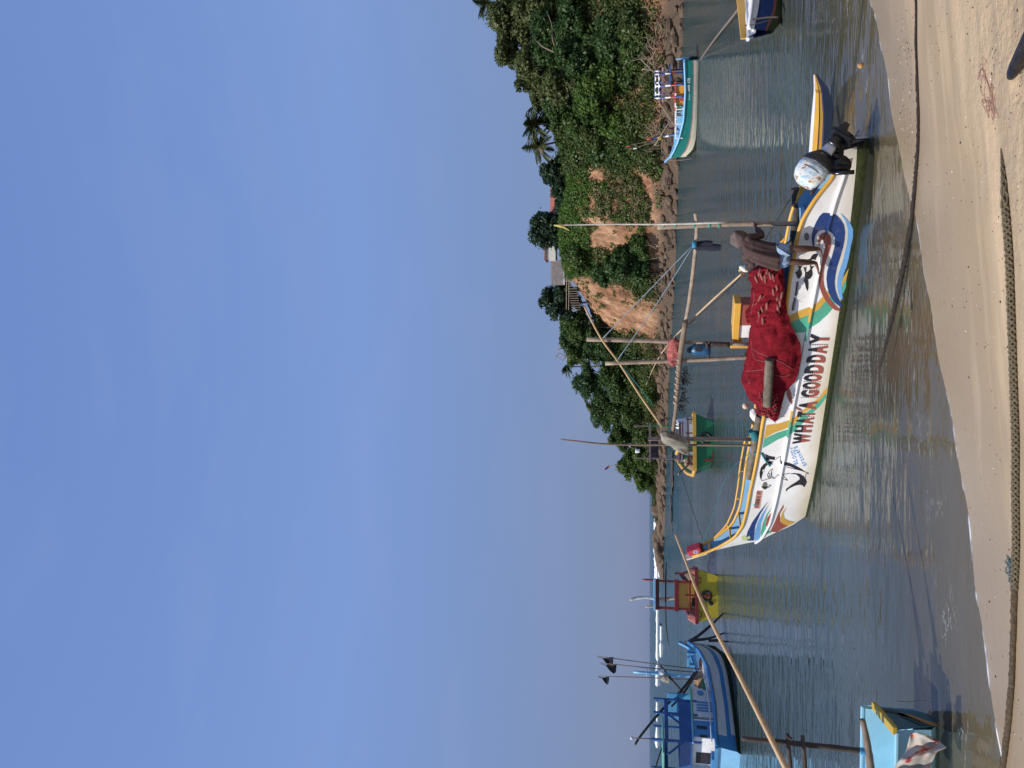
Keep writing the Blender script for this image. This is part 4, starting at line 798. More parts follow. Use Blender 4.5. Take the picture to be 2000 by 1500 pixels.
# big lettering: black above, rust below, combed left edges
def glyph(ch, bold=.02):
    cu = bpy.data.curves.new('glyph', 'FONT'); cu.body = ch; cu.size = 1; cu.offset = bold; cu.resolution_u = 3
    ob = bpy.data.objects.new('glyph', cu); COL.objects.link(ob); dg = bpy.context.evaluated_depsgraph_get(); me = bpy.data.meshes.new_from_object(ob.evaluated_get(dg))
    vs = [(v.co.x, v.co.y) for v in me.vertices]; fs = [list(p.vertices) for p in me.polygons]
    bpy.data.objects.remove(ob); bpy.data.curves.remove(cu); bpy.data.meshes.remove(me)
    if not vs: return [], []
    x0 = min(a for a, b in vs); x1 = max(a for a, b in vs); y0 = min(b for a, b in vs); y1 = max(b for a, b in vs)
    return [((a-x0)/max(x1-x0, 1e-6), (b-y0)/max(y1-y0, 1e-6)) for a, b in vs], fs
def text_decal(name, items, fn, mats, split=None, eps=.005, bold=.02, teeth=False, host=None, surf_=None):
    """items: (char, u0, u1); fn(u, v) -> picture point"""
    mb = MB()
    for ch, u0, u1 in items:
        vs, fs = glyph(ch, bold)
        if not vs: continue
        bm = bmesh.new(); bv = [bm.verts.new((u0+(u1-u0)*a, b, 0)) for a, b in vs]
        for f in fs:
            try: bm.faces.new([bv[i] for i in f])
            except ValueError: pass
        if teeth and ch not in 'WA':
            for k in range(8):
                v0 = .04+k*.12; f = bm.faces.new([bm.verts.new(q) for q in ((u0-(u1-u0)*.12, v0+.03, 0), (u0+.02*(u1-u0), v0-.02, 0), (u0+.02*(u1-u0), v0+.08, 0))])
        if split: bmesh.ops.bisect_plane(bm, geom=bm.verts[:]+bm.edges[:]+bm.faces[:], plane_co=(0, split, 0), plane_no=(0, 1, 0), dist=1e-6)
        bm.verts.index_update(); b0 = len(mb.v); cen = [f.calc_center_median().y for f in bm.faces]
        mb.v += [tuple((surf_ or (lambda q: hull_hit(q[0], q[1], eps)))(fn(v.co.x, v.co.y))) for v in bm.verts]
        for f, c in zip(bm.faces, cen): mb.f.append([v.index+b0 for v in f.verts]); mb.m.append(0 if (not split or c > split) else 1); mb.sm.append(False)
        bm.free()
    return mb.build(name, mats, host or boat, fix=False, world=True)
def wfn(u, v):
    Y = u; xt = 300+(1400-Y)*(225/1340); xb = 500+(1440-Y)*(245/1275); return (1500+(xb+(xt-xb)*v)/6.25, 640+Y/6.25)
text_decal('slogan_lettering', [('W', 1420, 1290), ('H', 1276, 1192), ('A', 1176, 1098), ('T', 1088, 1026), ('A', 1000, 898), ('G', 850, 764), ('O', 748, 668), ('O', 656, 572), ('D', 556, 454), ('D', 424, 332), ('A', 318, 222), ('Y', 206, 75)],
           wfn, [BLACKP, RUST], .52, .008, .06, True)
def line_fn(x0, y0, x1, y1, h):
    d = Vector((x1-x0, y1-y0)); Ln = d.length; d /= Ln; nrm = Vector((d.y, -d.x))
    if nrm.x > 0: nrm = -nrm
    return lambda u, v: (x0+d.x*u*Ln+nrm.x*v*h, y0+d.y*u*Ln+nrm.y*v*h)
def spread(txt, gap=.25):
    n_ = len(txt); return [(c, (i+gap/2)/n_, (i+1-gap/2)/n_) for i, c in enumerate(txt) if c != ' ']
(x0, y0), (x1, y1) = C7([(815, 505), (755, 240)]); text_decal('brother_lettering', spread('BLOODY'), line_fn(x0, y0, x1, y1, 8.5), SKYB, None, .006, .012)
(x0, y0), (x1, y1) = C7([(945, 515), (795, 225)]); text_decal('brother_lettering', spread('Brothers'), line_fn(x0, y0, x1, y1, 7), SKYB, None, .006, .012)
decal('registration_patch', [C7([(210, 890), (300, 890), (255, 1150), (165, 1150)])], paint('salmon_paint', (.68, .33, .25)), .004)
(x0, y0), (x1, y1) = C7([(238, 1142), (282, 902)]); text_decal('registration_lettering', spread('MTRB-A-0345 MTR', .2), line_fn(x0, y0, x1, y1, 8.5), BLACKP, None, .007, .01)
for (cx, cy) in ((1575.5, 462), (1494, 949)):
    mb = MB(); c0 = hull_hit(cx, cy, -.03); c1 = hull_hit(cx, cy, .012); mb.tube([c0, c1], .075, 16, cap=False); mb.build('scupper_rim', WHITE, boat, world=True)
    decal('scupper_hole', [[(cx+5*math.cos(a), cy+7.5*math.sin(a)) for a in np.linspace(0, 6.28, 15)[:-1]]], mat('scupper_grey', (.16, .14, .12), rough=.8), .006)
# ---- outrigger float and its booms
FO = PZ(1637, 128, 0)+Vector((-.1, .1, 0)); FD = Vector((-.895, .446, 0)); FNv = Vector((-.446, -.895, 0))
def fw(s, n, z): return FO + FD*s + FNv*n + Vector((0, 0, z))
sf = np.concatenate([np.linspace(0, 1, 14), np.linspace(1.2, 5.0, 16), np.linspace(5.1, 6, 10)])
def fh(s): return .17*min(1, (.10+s*1.1))**.6*min(1, max(.05, (6.05-s)*1.2))**.6
def fz0(s): return float(np.interp(s, [0, .25, .7, 1.2, 5, 5.7, 6], [.34, .12, -.03, -.08, -.08, .1, .3]))
def fz1(s): return float(np.interp(s, [0, .3, 2, 5, 6], [.40, .36, .33, .33, .38]))
mb = MB(); mats_f = [paint('float_grey_blue', (.10, .14, .26)), YELLOW, BLACKP, WHITE]  # dull grey blue on the lower sides of the float
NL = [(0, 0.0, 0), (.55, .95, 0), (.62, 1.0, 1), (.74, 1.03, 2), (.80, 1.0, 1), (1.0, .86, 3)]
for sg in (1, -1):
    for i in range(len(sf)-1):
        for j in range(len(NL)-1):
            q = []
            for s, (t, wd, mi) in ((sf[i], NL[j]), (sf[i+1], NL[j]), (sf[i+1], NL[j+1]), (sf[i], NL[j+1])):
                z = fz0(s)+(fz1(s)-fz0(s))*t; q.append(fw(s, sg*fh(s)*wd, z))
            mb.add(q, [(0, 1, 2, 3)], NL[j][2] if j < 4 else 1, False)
for i in range(len(sf)-1):
    q = [fw(s, sg*fh(s)*.86, fz1(s)) for s, sg in ((sf[i], -1), (sf[i+1], -1), (sf[i+1], 1), (sf[i], 1))]; mb.add(q, [(0, 1, 2, 3)], 3)
mb.build('outrigger_float', mats_f, boat, world=True)
for s, fs_ in ((3.1, 3.1), (5.5, 5.6)):
    a = HW(s, NC+.3, 1.12); b = fw(fs_, 0, .36); MB().tube(smooth_pts([a, a.lerp(b, .35)+Vector((0, 0, .22)), a.lerp(b, .75)+Vector((0, 0, .12)), b], 5), [.085-.002*i for i in range(16)], 8).build('outrigger_boom', BARK, boat, world=True)
def bx(px_pts, ns, r, name, m, seg=8, wob=0.0, par=True, k=4, zs=None):
    """stick given by picture points, each with an offset across the hull"""
    out = []
    for (x, y), n_ in zip(px_pts, ns):
        r_ = ray(x, y); b = HO + HN*n_; t = (b-CAM).dot(HN)/r_.dot(HN); out.append(CAM + r_*t)
    q = smooth_pts(out, k); rr = r if not hasattr(r, '__len__') else list(np.interp(np.linspace(0, 1, len(q)), np.linspace(0, 1, len(r)), r))
    return MB().tube(q, rr, seg, wob=wob, seed=len(name)).build(name, m, boat if par else None, world=True), q
# logs laid along the hull
def log(pts, ns, r, name='boom_log', m=BARK):
    o, q = bx(pts, ns, r, name, m, 12, .10)
    for e, f in ((q[0], q[1]), (q[-1], q[-2])):
        d = (e-f).normalized(); MB().tube([e+d*.001, e+d*.004], (r[0] if hasattr(r, '__len__') else r)*.93, 12).build('log_end', CUT, o, world=True) if False else None
    d = (q[-1]-q[-2]).normalized(); mb = MB(); mb.tube([q[-1]+d*.0015, q[-1]+d*.005], (r[-1] if hasattr(r, '__len__') else r)*.95, 12); mb.build('cut_end', CUT, boat, world=True); return q
log([(1503, 702), (1501, 745), (1498, 792)], [.30, .36, .42], .080)
log([(1484, 812), (1477, 845), (1474, 880), (1468, 905), (1462, 934)], [-.25, -.2, -.12, -.08, -.02], .078)
log([(1553, 368), (1555, 410), (1551, 450), (1548, 480)], [-.75, -.72, -.70, -.66], .07, m=DWOOD)
for pts, ns in (([(1470, 840), (1474, 848), (1477, 856)], [-.2, -.18, -.17]), ([(1476, 878), (1478, 884), (1480, 888)], [-.12, -.12, -.12])):
    bx(pts, ns, .098, 'rope_lashing', TEALROPE, 10, .12)
bx([(1487, 884), (1492, 893), (1497, 901), (1504, 910)], [.14, .15, .15, .15], .022, 'rope_end', TEALROPE)
# masts and spars
bx([(1556, 437), (1480, 437), (1410, 438), (1350, 441), (1284, 443)], [NC]*5, [.042, .044, .044, .046, .05], 'mast_pole', PWOOD, 10, .06)
bx([(1420, 434), (1300, 438), (1200, 438), (1084, 440)], [NC+.05]*4, [.022, .018, .013, .008], 'flag_staff', mat('worn_white_stick', (.6, .56, .5), rough=.7, var=.3, scale=5), 6)
for x in (1404, 1385, 1355, 1318, 1295): bx([(x-2, 439), (x+2, 439)], [NC, NC], .056, 'rope_lashing', paint('green_twine', (.04, .28, .20)), 10, .1)
o, q = bx([(1082, 440), (1094, 441), (1102, 444), (1112, 450)], [NC+.06]*4, [.012, .03, .02, .008], 'leaf_streamer', mat('yellow_leaf_strip', (.52, .44, .12), rough=.7), 5); 
bx([(1146, 663), (1240, 665), (1330, 668), (1468, 673)], [NC-.1]*4, [.044, .043, .042, .042], 'mast_pole', PWOOD, 10, .08)
bx([(1182, 710), (1290, 706), (1380, 702), (1476, 697)], [NC]*4, [.04, .042, .043, .045], 'mast_pole', PWOOD, 10, .08)
bx([(1380, 668), (1383, 690), (1384, 702)], [NC]*3, .03, 'cross_rung', DWOOD, 6); bx([(1385, 672), (1425, 673)], [NC-.06]*2, .05, 'mast_splint', DWOOD, 8, .1)
bx([(1358, 416), (1361, 450), (1355, 520), (1346, 590), (1335, 650)], [NC]*5, [.034, .034, .036, .038, .03], 'yard_pole', PWOOD, 8, .12)
bx([(1339, 628), (1329, 690), (1324, 750), (1320, 800), (1312, 858)], [NC+.08]*5, [.052, .055, .045, .042, .036], 'yard_pole', WOOD, 9, .12)
for k in range(16):
    y = 700+k*6; bx([(1327-k*.45, y), (1326-k*.45, y+3)], [NC+.08]*2, .060, 'net_wrapping', PWOOD, 7, .2) if k % 2 == 0 else None
bx([(1141, 598), (1174, 661), (1210, 710), (1250, 772), (1292, 832)], [NC]*5, [.016, .02, .022, .023, .025], 'bamboo_spar', BAMBOO, 8)
bx([(1266, 857), (1340, 857), (1476, 858)], [NC-.1]*3, [.044, .044, .044], 'mast_pole', mat('grey_bamboo', (.30, .22, .16), rough=.6, var=.3, scale=6), 10, .05)
bx([(1094, 858), (1130, 862), (1195, 868), (1330, 869), (1478, 870)], [NC+.05]*5, [.014, .018, .022, .024, .026], 'thin_pole', WOOD, 7, .1)
for pts in ([(1354, 478), (1265, 570), (1176, 662)], [(1354, 480), (1285, 590), (1206, 703)]): bx(pts, [NC, NC, NC], .0085, 'stay_rope', BLUEROPE, 5)
bx([(1543, 389), (1493, 470), (1440, 548), (1345, 634)], [-.76, -.6, NC, NC], .008, 'stay_rope', DARKROPE, 5)
bx([(1373, 1057), (1345, 973), (1316, 888), (1296, 868)], [NC-.1]*4, .008, 'bow_rope', DARKROPE, 5)
bx([(1373, 1057), (1388, 1020), (1420, 929), (1470, 880)], [NC-.1]*4, .007, 'bow_rope', TEALROPE, 5)
bx([(1209, 708), (1240, 745), (1275, 790)], [NC]*3, .01, 'stay_rope', TEALROPE, 5)
mb = MB(); rnd = random.Random(4)
for k in range(60):                                      # tangle of torn net hanging from the yard
    y = rnd.uniform(718, 800); x = 1334+rnd.uniform(-2, 2)-(y-718)*.1
    pts = [(x, y), (x+rnd.uniform(4, 12), y+rnd.uniform(-8, 8)), (x+rnd.uniform(6, 22)*(1 if rnd.random() < .4 else .5), y+rnd.uniform(-10, 14))]; q = []
    for a, b in pts:
        r_ = ray(a, b); bb = HO+HN*(NC+.05*rnd.random()); q.append(CAM+r_*((bb-CAM).dot(HN)/r_.dot(HN)))
    mb.tube(smooth_pts(q, 3), .007, 4)
mb.build('torn_net', DARKROPE, boat, world=True, fix=False)
# ---- outboard motor, tilted up on the stern (part of the boat, clamped to it)
def mp_(x, y, Y=12.45): return P(x, y, Y)
motor = link('outboard_motor', bpy.data.meshes.new('outboard_motor')); bpy.data.objects.remove(motor)
ax = (mp_(1552, 352)-mp_(1606, 282)).normalized(); depth_ = Vector((-.28, .96, 0)).normalized(); depth_ = (depth_-ax*depth_.dot(ax)).normalized(); sd_ = ax.cross(depth_)
MM = Matrix((sd_, depth_, ax)).transposed()
def mpt(a, b, c):
    if c < -.1: c = -.1+(c+.1)*.66
    return mp_(1603, 312)+sd_*a+depth_*b+ax*c      # c along the motor axis (up the cowl), a across in the picture
cowlmat = mat('cowl_decals', (.62, .72, .78), rough=.28, var=.08, scale=6.5, bump=.001, coat=.4)
cr9 = [n for n in cowlmat.node_tree.nodes if n.type == 'VALTORGB'][0].color_ramp
for p_, c_ in ((.40, (.66, .74, .78, 1)), (.46, (.22, .42, .55, 1)), (.50, (.66, .72, .74, 1)), (.56, (.70, .72, .70, 1)), (.60, (.50, .36, .20, 1)), (.65, (.25, .09, .06, 1))): q_ = cr9.elements.new(p_); q_.color = c_
def ring(c, ra, rb, n_=20, sq=2.6, oa=0.0):
    out = []
    for k in range(n_):
        t = 2*math.pi*k/n_; ca, sa = math.cos(t), math.sin(t); out.append(mpt(oa+ra*abs(ca)**(2/sq)*math.copysign(1, ca), rb*abs(sa)**(2/sq)*math.copysign(1, sa), c))
    return out
def lofted(rings, mi=0):
    m_ = MB(); n_ = len(rings[0]); V_ = [v for r in rings for v in r]
    m_.add(V_, [(i*n_+k, i*n_+(k+1) % n_, (i+1)*n_+(k+1) % n_, (i+1)*n_+k) for i in range(len(rings)-1) for k in range(n_)], mi, True); m_.add(rings[0], [tuple(range(n_))[::-1]], mi); m_.add(rings[-1], [tuple(range(n_))], mi); return m_
mot = lofted([ring(-.10, .12, .11), ring(.0, .20, .155), ring(.06, .235, .175), ring(.12, .24, .18)]).build('outboard_motor', MOTORB, boat, world=True)
def sub(mbx, name, m):
    o = mbx.build(name, m, boat, world=True); o.parent = mot; return o
sub(lofted([ring(.122, .238, .178), ring(.20, .245, .18), ring(.31, .235, .17), ring(.40, .20, .15, oa=.01), ring(.455, .13, .10, oa=.02), ring(.47, .05, .04, oa=.02)]), 'cowl', cowlmat)
sub(MB().tube([mpt(.243*math.cos(t), .186*math.sin(t), .235) for t in np.linspace(0, 6.28, 25)], .006, 5), 'cowl_seam', BLACKP)
sub(lofted([ring(-.10, .10, .08), ring(-.22, .09, .075), ring(-.34, .085, .07)]), 'mid_cover', mat('mid_cover_decals', (.66, .68, .70), rough=.3, var=.1, wear=(.2, .35, .2), wear_amt=.6, scale=9))
sub(lofted([ring(-.335, .105, .09), ring(-.40, .11, .095), ring(-.46, .10, .08), ring(-.62, .085, .05), ring(-.70, .075, .04)]), 'lower_unit', MOTORB)
sub(MB().beam(mpt(-.14, 0, -.60), mpt(.20, 0, -.60), .2, .02), 'cavitation_plate', MOTORB)
sub(MB().tube([mpt(-.16, 0, -.72), mpt(-.02, 0, -.72), mpt(.10, 0, -.72), mpt(.18, 0, -.72)], [.02, .055, .055, .04], 10), 'gear_case', MOTORB)
sub(MB().prism([mpt(-.10, 0, -.76), mpt(.06, 0, -.76), mpt(.02, 0, -.96), mpt(-.06, 0, -.96)], depth_*-.012, depth_*.012), 'skeg', MOTORB)
pm = MB()
for k in range(3):
    t = k*2.094; u_ = depth_*math.cos(t)+ax*math.sin(t); w_ = depth_*-math.sin(t)+ax*math.cos(t); c0 = mpt(.20, 0, -.72)
    pm.prism([c0+u_*.03-w_*.02, c0+u_*.10-w_*.06+sd_*.02, c0+u_*.15, c0+u_*.10+w_*.06-sd_*.02, c0+u_*.03+w_*.02], sd_*-.004, sd_*.004)
pm.tube([mpt(.17, 0, -.72), mpt(.25, 0, -.72)], [.035, .02], 10); sub(pm, 'propeller', MOTORB)
tr_ = HW(-.10, NC, .42)
cb = MB(); cb.sphere(mp_(1632, 320, 12.55), (.17, .10, .24), 0, 12, 9, Matrix.Rotation(.25, 3, 'Y')); cb.sphere(mp_(1612, 322, 12.5), (.17, .12, .15), 0, 12, 9); cb.beam(mpt(-.05, -.09, -.02), HW(-.20, NC+.10, .10), .07, .06); cb.beam(mpt(-.05, .09, -.02), HW(-.20, NC-.10, .10), .07, .06); cb.box((mpt(-.02, 0, -.06)+HW(-.16, NC, .32))/2, (.24, .2, .26), None, 0, .03)
cb.tube([HW(-.24, NC+.14, .38), HW(-.24, NC-.14, .38)], .025, 8); cb.tube([mp_(1622, 320), mp_(1640, 316), mp_(1662, 318)], [.05, .06, .03], 8); cb.tube([mp_(1630, 338), mp_(1668, 336)], .035, 8); cb.tube([mp_(1618, 300), mp_(1650, 312)], .04, 8)
sub(cb, 'clamp_bracket', MOTORB)
sub(MB().tube(smooth_pts([mp_(1604, 352, 12.4), mp_(1597, 362, 12.4), mp_(1583, 380, 12.45)], 3), [.03, .028, .026, .026, .028, .03, .03], 8), 'tiller', RUBBER)
hm = MB(); rnd = random.Random(8)
for k in range(5): hm.tube(smooth_pts([mp_(1632+rnd.uniform(-3, 3), 300), mp_(1640+rnd.uniform(-5, 9), 290+rnd.uniform(-8, 4)), mp_(1646+rnd.uniform(-8, 4), 283+rnd.uniform(-4, 8)), mp_(1628, 296)], 4), .006, 5)
sub(hm, 'fuel_hose', RUBBER)
# ================================================================== ON THE BOAT: NET, PEOPLE, GEAR
from mathutils.bvhtree import BVHTree
def PN(x, y, n):
    r_ = ray(x, y); b = HO + HN*n; return CAM + r_*((b-CAM).dot(HN)/r_.dot(HN))
def np_(v, T): return float(np.interp(v, [a for a, b in T], [b for a, b in T]))
NT_TOP = [(518, 1490), (526, 1470), (545, 1465), (600, 1464), (690, 1464), (705, 1460), (716, 1453), (745, 1450), (762, 1458), (790, 1473), (808, 1482), (820, 1490), (826, 1499)]
NT_BOT = [(518, 1525), (530, 1531), (600, 1536), (636, 1545), (655, 1556), (672, 1564), (700, 1565), (725, 1560), (745, 1554), (765, 1534), (790, 1527), (808, 1523), (820, 1519), (826, 1511)]
def net_pt(y, v, rough=True):
    top = PN(np_(y, NT_TOP), y, -.38); bot = PN(np_(y, NT_BOT), y, .20)
    s = (top-HO).dot(HD); far = HW(s, -.80, tb(T_ZG, s)-.06)
    zt, zg_ = top.z, tb(T_ZG, s)
    bot = PN(np_(y, NT_BOT), y, .25); zb = min(bot.z, zt-.03)
    sb_ = (bot-HO).dot(HD)
    def at(n_, z): return HW(s+(sb_-s)*min(1, max(0, (n_+.38)/.63)), n_, z)
    if v < .25: q = at(-.80+.42*(v/.25), far.z+(zt-far.z)*math.sin(v/.25*math.pi/2))
    else:
        t = (v-.25)/.75; zsh = max(min(zt-.03, zg_+.10+.30*max(zt-zg_-.1, 0)), zb+.01)
        ctl = [(-.38, zt), (-.08, zt-.02-.10*(zt-zsh)), (.20, zsh), (.29, zsh-(zsh-zb)*.4), (.25, zb)]; f = t*4; i = min(int(f), 3); f -= i
        p0, p1, p2, p3 = ctl[max(i-1, 0)], ctl[i], ctl[i+1], ctl[min(i+2, 4)]
        cr = lambda a_, b_, c_, d_: .5*((2*b_)+(c_-a_)*f+(2*a_-5*b_+4*c_-d_)*f*f+(3*b_-a_-3*c_+d_)*f**3)
        q = at(cr(p0[0], p1[0], p2[0], p3[0]), cr(p0[1], p1[1], p2[1], p3[1]))
    if rough:
        fold = .5 if y > 640 else 1.0; ph = y*.11*fold+v*3
        fine = .12 if y > 640 else .9; n1 = noise.noise(Vector((y*.03, v*2.0, 3.1)))*.12 + fine* (abs(noise.noise(Vector((y*.09*fold, v*3.5, 7.7))))-.2)*.13*fold + math.sin(ph+6*noise.noise(Vector((y*.02, v, 1))))*.012 + noise.noise(Vector((y*.3, v*22, 2)))*.012+.022*math.sin(y*.075+v*7+3*noise.noise(Vector((y*.015, v*1.5, 5))))
        n1 += (abs(noise.noise(Vector((y*.028+v*1.2, v*2.2-y*.012, 4.4))))-.15)*.16; dd = (HN*(.2+.7*min(1, v*1.3))+Vector((0, 0, .75-.5*v))).normalized(); q = q + dd*(max(n1, -.03) if v > .5 else n1)*(1 if v < .93 else .35)
    return q
NETM = mat('red_fishing_net', (.155, .008, .014), rough=.95, var=.5, scale=7, bump=.005, bscale=80, spec=.1, wear=(.10, .006, .012), wear_amt=.6)
netroot = thing('net_pile', 'dark red fishing net heaped over the side of the white outrigger boat', 'fishing net', HW(4, NC, .6))
mb = MB(); mb.grid(lambda y, v: net_pt(y, v), np.linspace(518, 826, 190), np.linspace(0, 1, 64)); nbv = BVHTree.FromPolygons(mb.v, mb.f)
mb.build('netting', NETM, netroot, fix=False, world=True)
def net_hit(x, y):
    h = nbv.ray_cast(CAM, ray(x, y).normalized()); return h[0], (h[1] if h[0] else None)
FLM = mat('worn_net_float', (.22, .075, .055), rough=.7, var=.45, scale=9); CORD = mat('pale_net_cord', (.32, .12, .11), rough=.8, var=.2)
C3 = lambda p: cr_(1400, 400, 6.25, p)
for i, (x, y) in enumerate(C3([(520, 820), (545, 870), (610, 830), (690, 880), (735, 1010), (740, 1150), (790, 1100), (515, 1330), (550, 1260), (560, 1410), (610, 1230), (745, 1265), (590, 900), (650, 860), (480, 900), (525, 1130), (690, 1060), (770, 1190)])):
    p, nn = net_hit(x, y)
    if p is None: continue
    rr = random.Random(i); d = (HD+Vector((0, 0, rr.uniform(-.5, .3)))+HN*rr.uniform(-.2, .2)).normalized(); p = p+HN*.02
    MB().tube([p-d*.075, p-d*.06, p, p+d*.06, p+d*.075], [.012, .02, .023, .02, .012], 8).build('float', FLM, netroot, world=True)
C5 = lambda p: cr_(1420, 560, 5.357, p)
for ln in ([(250, 280), (265, 200), (285, 120), (280, 40)], [(290, 190), (340, 130), (400, 90)], [(260, 640), (330, 690), (460, 740), (600, 800), (700, 870)], [(250, 560), (260, 680), (300, 760), (430, 790)], [(200, 880), (300, 875), (390, 860)], [(190, 900), (215, 960), (240, 1000), (220, 1010)],
           [(500, 920), (600, 940), (700, 900)], [(340, 1100), (360, 1180), (420, 1230), (500, 1300)], [(390, 1060), (480, 1100), (540, 1180)], [(340, 240), (330, 340), (310, 380)], [(400, 240), (385, 330), (370, 400)], [(520, 180), (540, 240), (550, 280)], [(400, 1160), (450, 1250), (520, 1230)], [(350, 1250), (400, 1290), (440, 1340)]):
    q = []
    for (x0, y0), (x1, y1) in zip(ln[:-1], ln[1:]):
        for k in range(7):
            t = k/7; p, nn = net_hit(*C5([(x0+(x1-x0)*t, y0+(y1-y0)*t)])[0])
            if p is not None: q.append(p+HN*.012)
    if len(q) > 2: MB().tube(q, .0045, 5).build('cord', CORD, netroot, fix=False, world=True)
rnd = random.Random(44); cm = MB()                     # frayed threads round the pile
for k in range(260):
    y = rnd.uniform(522, 822); v = rnd.uniform(.2, 1); p = net_pt(y, v); a = rnd.uniform(0, 6.28); e = p+HN*rnd.uniform(.0, .06)+HD*.07*math.cos(a)+Vector((0, 0, .05*math.sin(a)-.03)); cm.tube(smooth_pts([p, p.lerp(e, .5)+Vector((0, 0, .02)), e], 2), .0028, 4)
cm.build('loose_thread', NETM, netroot, fix=False, world=True)['kind'] = 'stuff'
rnd = random.Random(12); cm = MB()                     # knotted loops at the near end of the pile
for k in range(110):
    x, y = rnd.uniform(1484, 1516), rnd.uniform(768, 812); p, nn = net_hit(x, y)
    if p is None: continue
    c = p+HN*.02; a = rnd.uniform(0, 6.28); u_ = (HD*math.cos(a)+Vector((0, 0, math.sin(a)))); w_ = HN*.5+Vector((0, 0, .5)); r = rnd.uniform(.02, .05)
    cm.tube([c+u_*r*math.cos(t)+w_*r*math.sin(t) for t in np.linspace(0, 5.2, 9)], rnd.uniform(.006, .011), 5, mi=0 if rnd.random() < .7 else (1 if rnd.random() < .75 else 2))
cm.build('loose_loop', [mat('red_rope', (.30, .02, .025), rough=.9), mat('blackish_rope', (.03, .012, .014), rough=.9), TEALROPE], netroot, fix=False, world=True)['kind'] = 'stuff'
# ---- skinned figures
def skin(name, J, E_, m, parent, sub_=2, roots=(0,)):
    """J: [(point, radius)], E_: index pairs -> one continuous surface"""
    me = bpy.data.meshes.new('tmp'); me.from_pydata([tuple(p) for p, r in J], E_, []); ob = bpy.data.objects.new('tmp', me); COL.objects.link(ob)
    mo = ob.modifiers.new('skin', 'SKIN'); sv = me.skin_vertices[0].data
    for i, (p, r) in enumerate(J):
        rr = r if hasattr(r, '__len__') else (r, r); sv[i].radius = rr; sv[i].use_root = i in roots
    mo.use_smooth_shade = True; mo.branch_smoothing = .6
    s2 = ob.modifiers.new('sub', 'SUBSURF'); s2.levels = sub_; s2.render_levels = sub_
    dg = bpy.context.evaluated_depsgraph_get(); out = bpy.data.meshes.new_from_object(ob.evaluated_get(dg)); bpy.data.objects.remove(ob); bpy.data.meshes.remove(me)
    I = inv_of(parent); out.transform(I); out.materials.clear(); out.materials.append(m); out.name = name
    out.polygons.foreach_set('use_smooth', np.ones(len(out.polygons), bool)); o = link(name, out); o.parent = parent; return o
SKIN = mat('dark_brown_skin', (.12, .052, .032), rough=.5, var=.12, scale=12); HOOD = mat('brown_hoodie_cloth', (.078, .050, .046), rough=.95, var=.25, scale=5, bump=.012, bscale=11, spec=.15)
DENIM = mat('faded_denim', (.24, .33, .46), rough=.9, var=.4, scale=9, bump=.006, bscale=20)
def hand_chain(J, E_, wrist, palm, dirv, side, curl, s=1.0):
    """adds palm + five fingers after vertex index wrist; returns nothing"""
    pi = len(J); J.append((palm, (.034*s, .022*s))); E_.append((wrist, pi)); dirv = dirv.normalized(); side = side.normalized()
    for k, ln in enumerate((.075, .085, .08, .062)):
        b = palm+dirv*.045*s+side*(.028-.019*k)*s; i0 = len(J); J.append((b, .0115*s)); E_.append((pi, i0)); q = b; d = dirv.copy()
        for j in range(3): d = (d+curl*.55).normalized(); q = q+d*ln*s*(.42-.08*j); J.append((q, (.0105-.001*j)*s)); E_.append((len(J)-2, len(J)-1))
    i0 = len(J); b = palm+side*.035*s; J.append((b, .013*s)); E_.append((pi, i0)); J.append((b+(side+dirv*.6).normalized()*.035*s, .012*s)); E_.append((i0, i0+1)); J.append((b+(side*.5+dirv+curl*.5).normalized()*.065*s, .010*s)); E_.append((i0+1, i0+2))
fR, fL = PN(1601, 486, .165), PN(1597, 513, .165)
fR.z = tb(T_ZS, (fR-HO).dot(HD), .1)+.02; fL.z = tb(T_ZS, (fL-HO).dot(HD), .1)+.02
pf = (fR+fL)/2
man = thing('person', 'barefoot person in brown hooded top and denim shorts standing on the rail gripping the mast', 'person', pf)
g = PN
pel, spn, che, nek, hed, htp = g(1514, 499, .30), g(1492, 496, .30), g(1466, 487, .24), g(1452, 474, .17), g(1443, 467, .13), g(1434, 463, .12)
shR, elR, wrR, paR = g(1463, 464, .20), g(1487, 460, .06), g(1478, 446, -.18), g(1474.5, 440.5, -.26)
shL, elL, wrL, paL = g(1456, 503, .22), g(1469, 514, .16), g(1458, 525, .06), g(1454, 530, .02)
hiR, knR, anR = g(1521, 488, .28), g(1560, 486, .33), fR+Vector((0, 0, .075)); hiL, knL, anL = g(1521, 510, .28), g(1556, 512, .33), fL+Vector((0, 0, .075))
toR = fR+HD*.07+HN*.05+Vector((0, 0, .018)); toL = fL+Vector((0, 0, .018))+HD*.14+HN*.03
J = [(pel, .13), (spn, .12), (che, .14), (nek, .055), (hed, (.085, .095)), (htp, .06), (shR, .06), (elR, .04), (wrR, .028), (shL, .06), (elL, .04), (wrL, .028), (hiR, .085), (knR, .058), (anR, .038), (toR, (.038, .018)), (hiL, .085), (knL, .052), (anL, .034), (toL, (.038, .018))]
E_ = [(0, 1), (1, 2), (2, 3), (3, 4), (4, 5), (2, 6), (6, 7), (7, 8), (2, 9), (9, 10), (10, 11), (0, 12), (12, 13), (13, 14), (14, 15), (0, 16), (16, 17), (17, 18), (18, 19)]
cR, cL = knR.lerp(anR, .32), knL.lerp(anL, .32)                  # calves
J += [(cR+Vector((0, -.02, 0)), .060), (cL+Vector((0, -.02, 0)), .060)]; E_.remove((13, 14)); E_.remove((17, 18)); E_ += [(13, 20), (20, 14), (17, 21), (21, 18)]
hand_chain(J, E_, 8, paR, Vector((.4, -.3, .5)), Vector((-.2, -.7, -.5)), Vector((.1, .9, -.2)))
hand_chain(J, E_, 11, paL, Vector((-.5, .3, .35)), Vector((.2, -.3, .8)), Vector((.1, .2, -.9)))
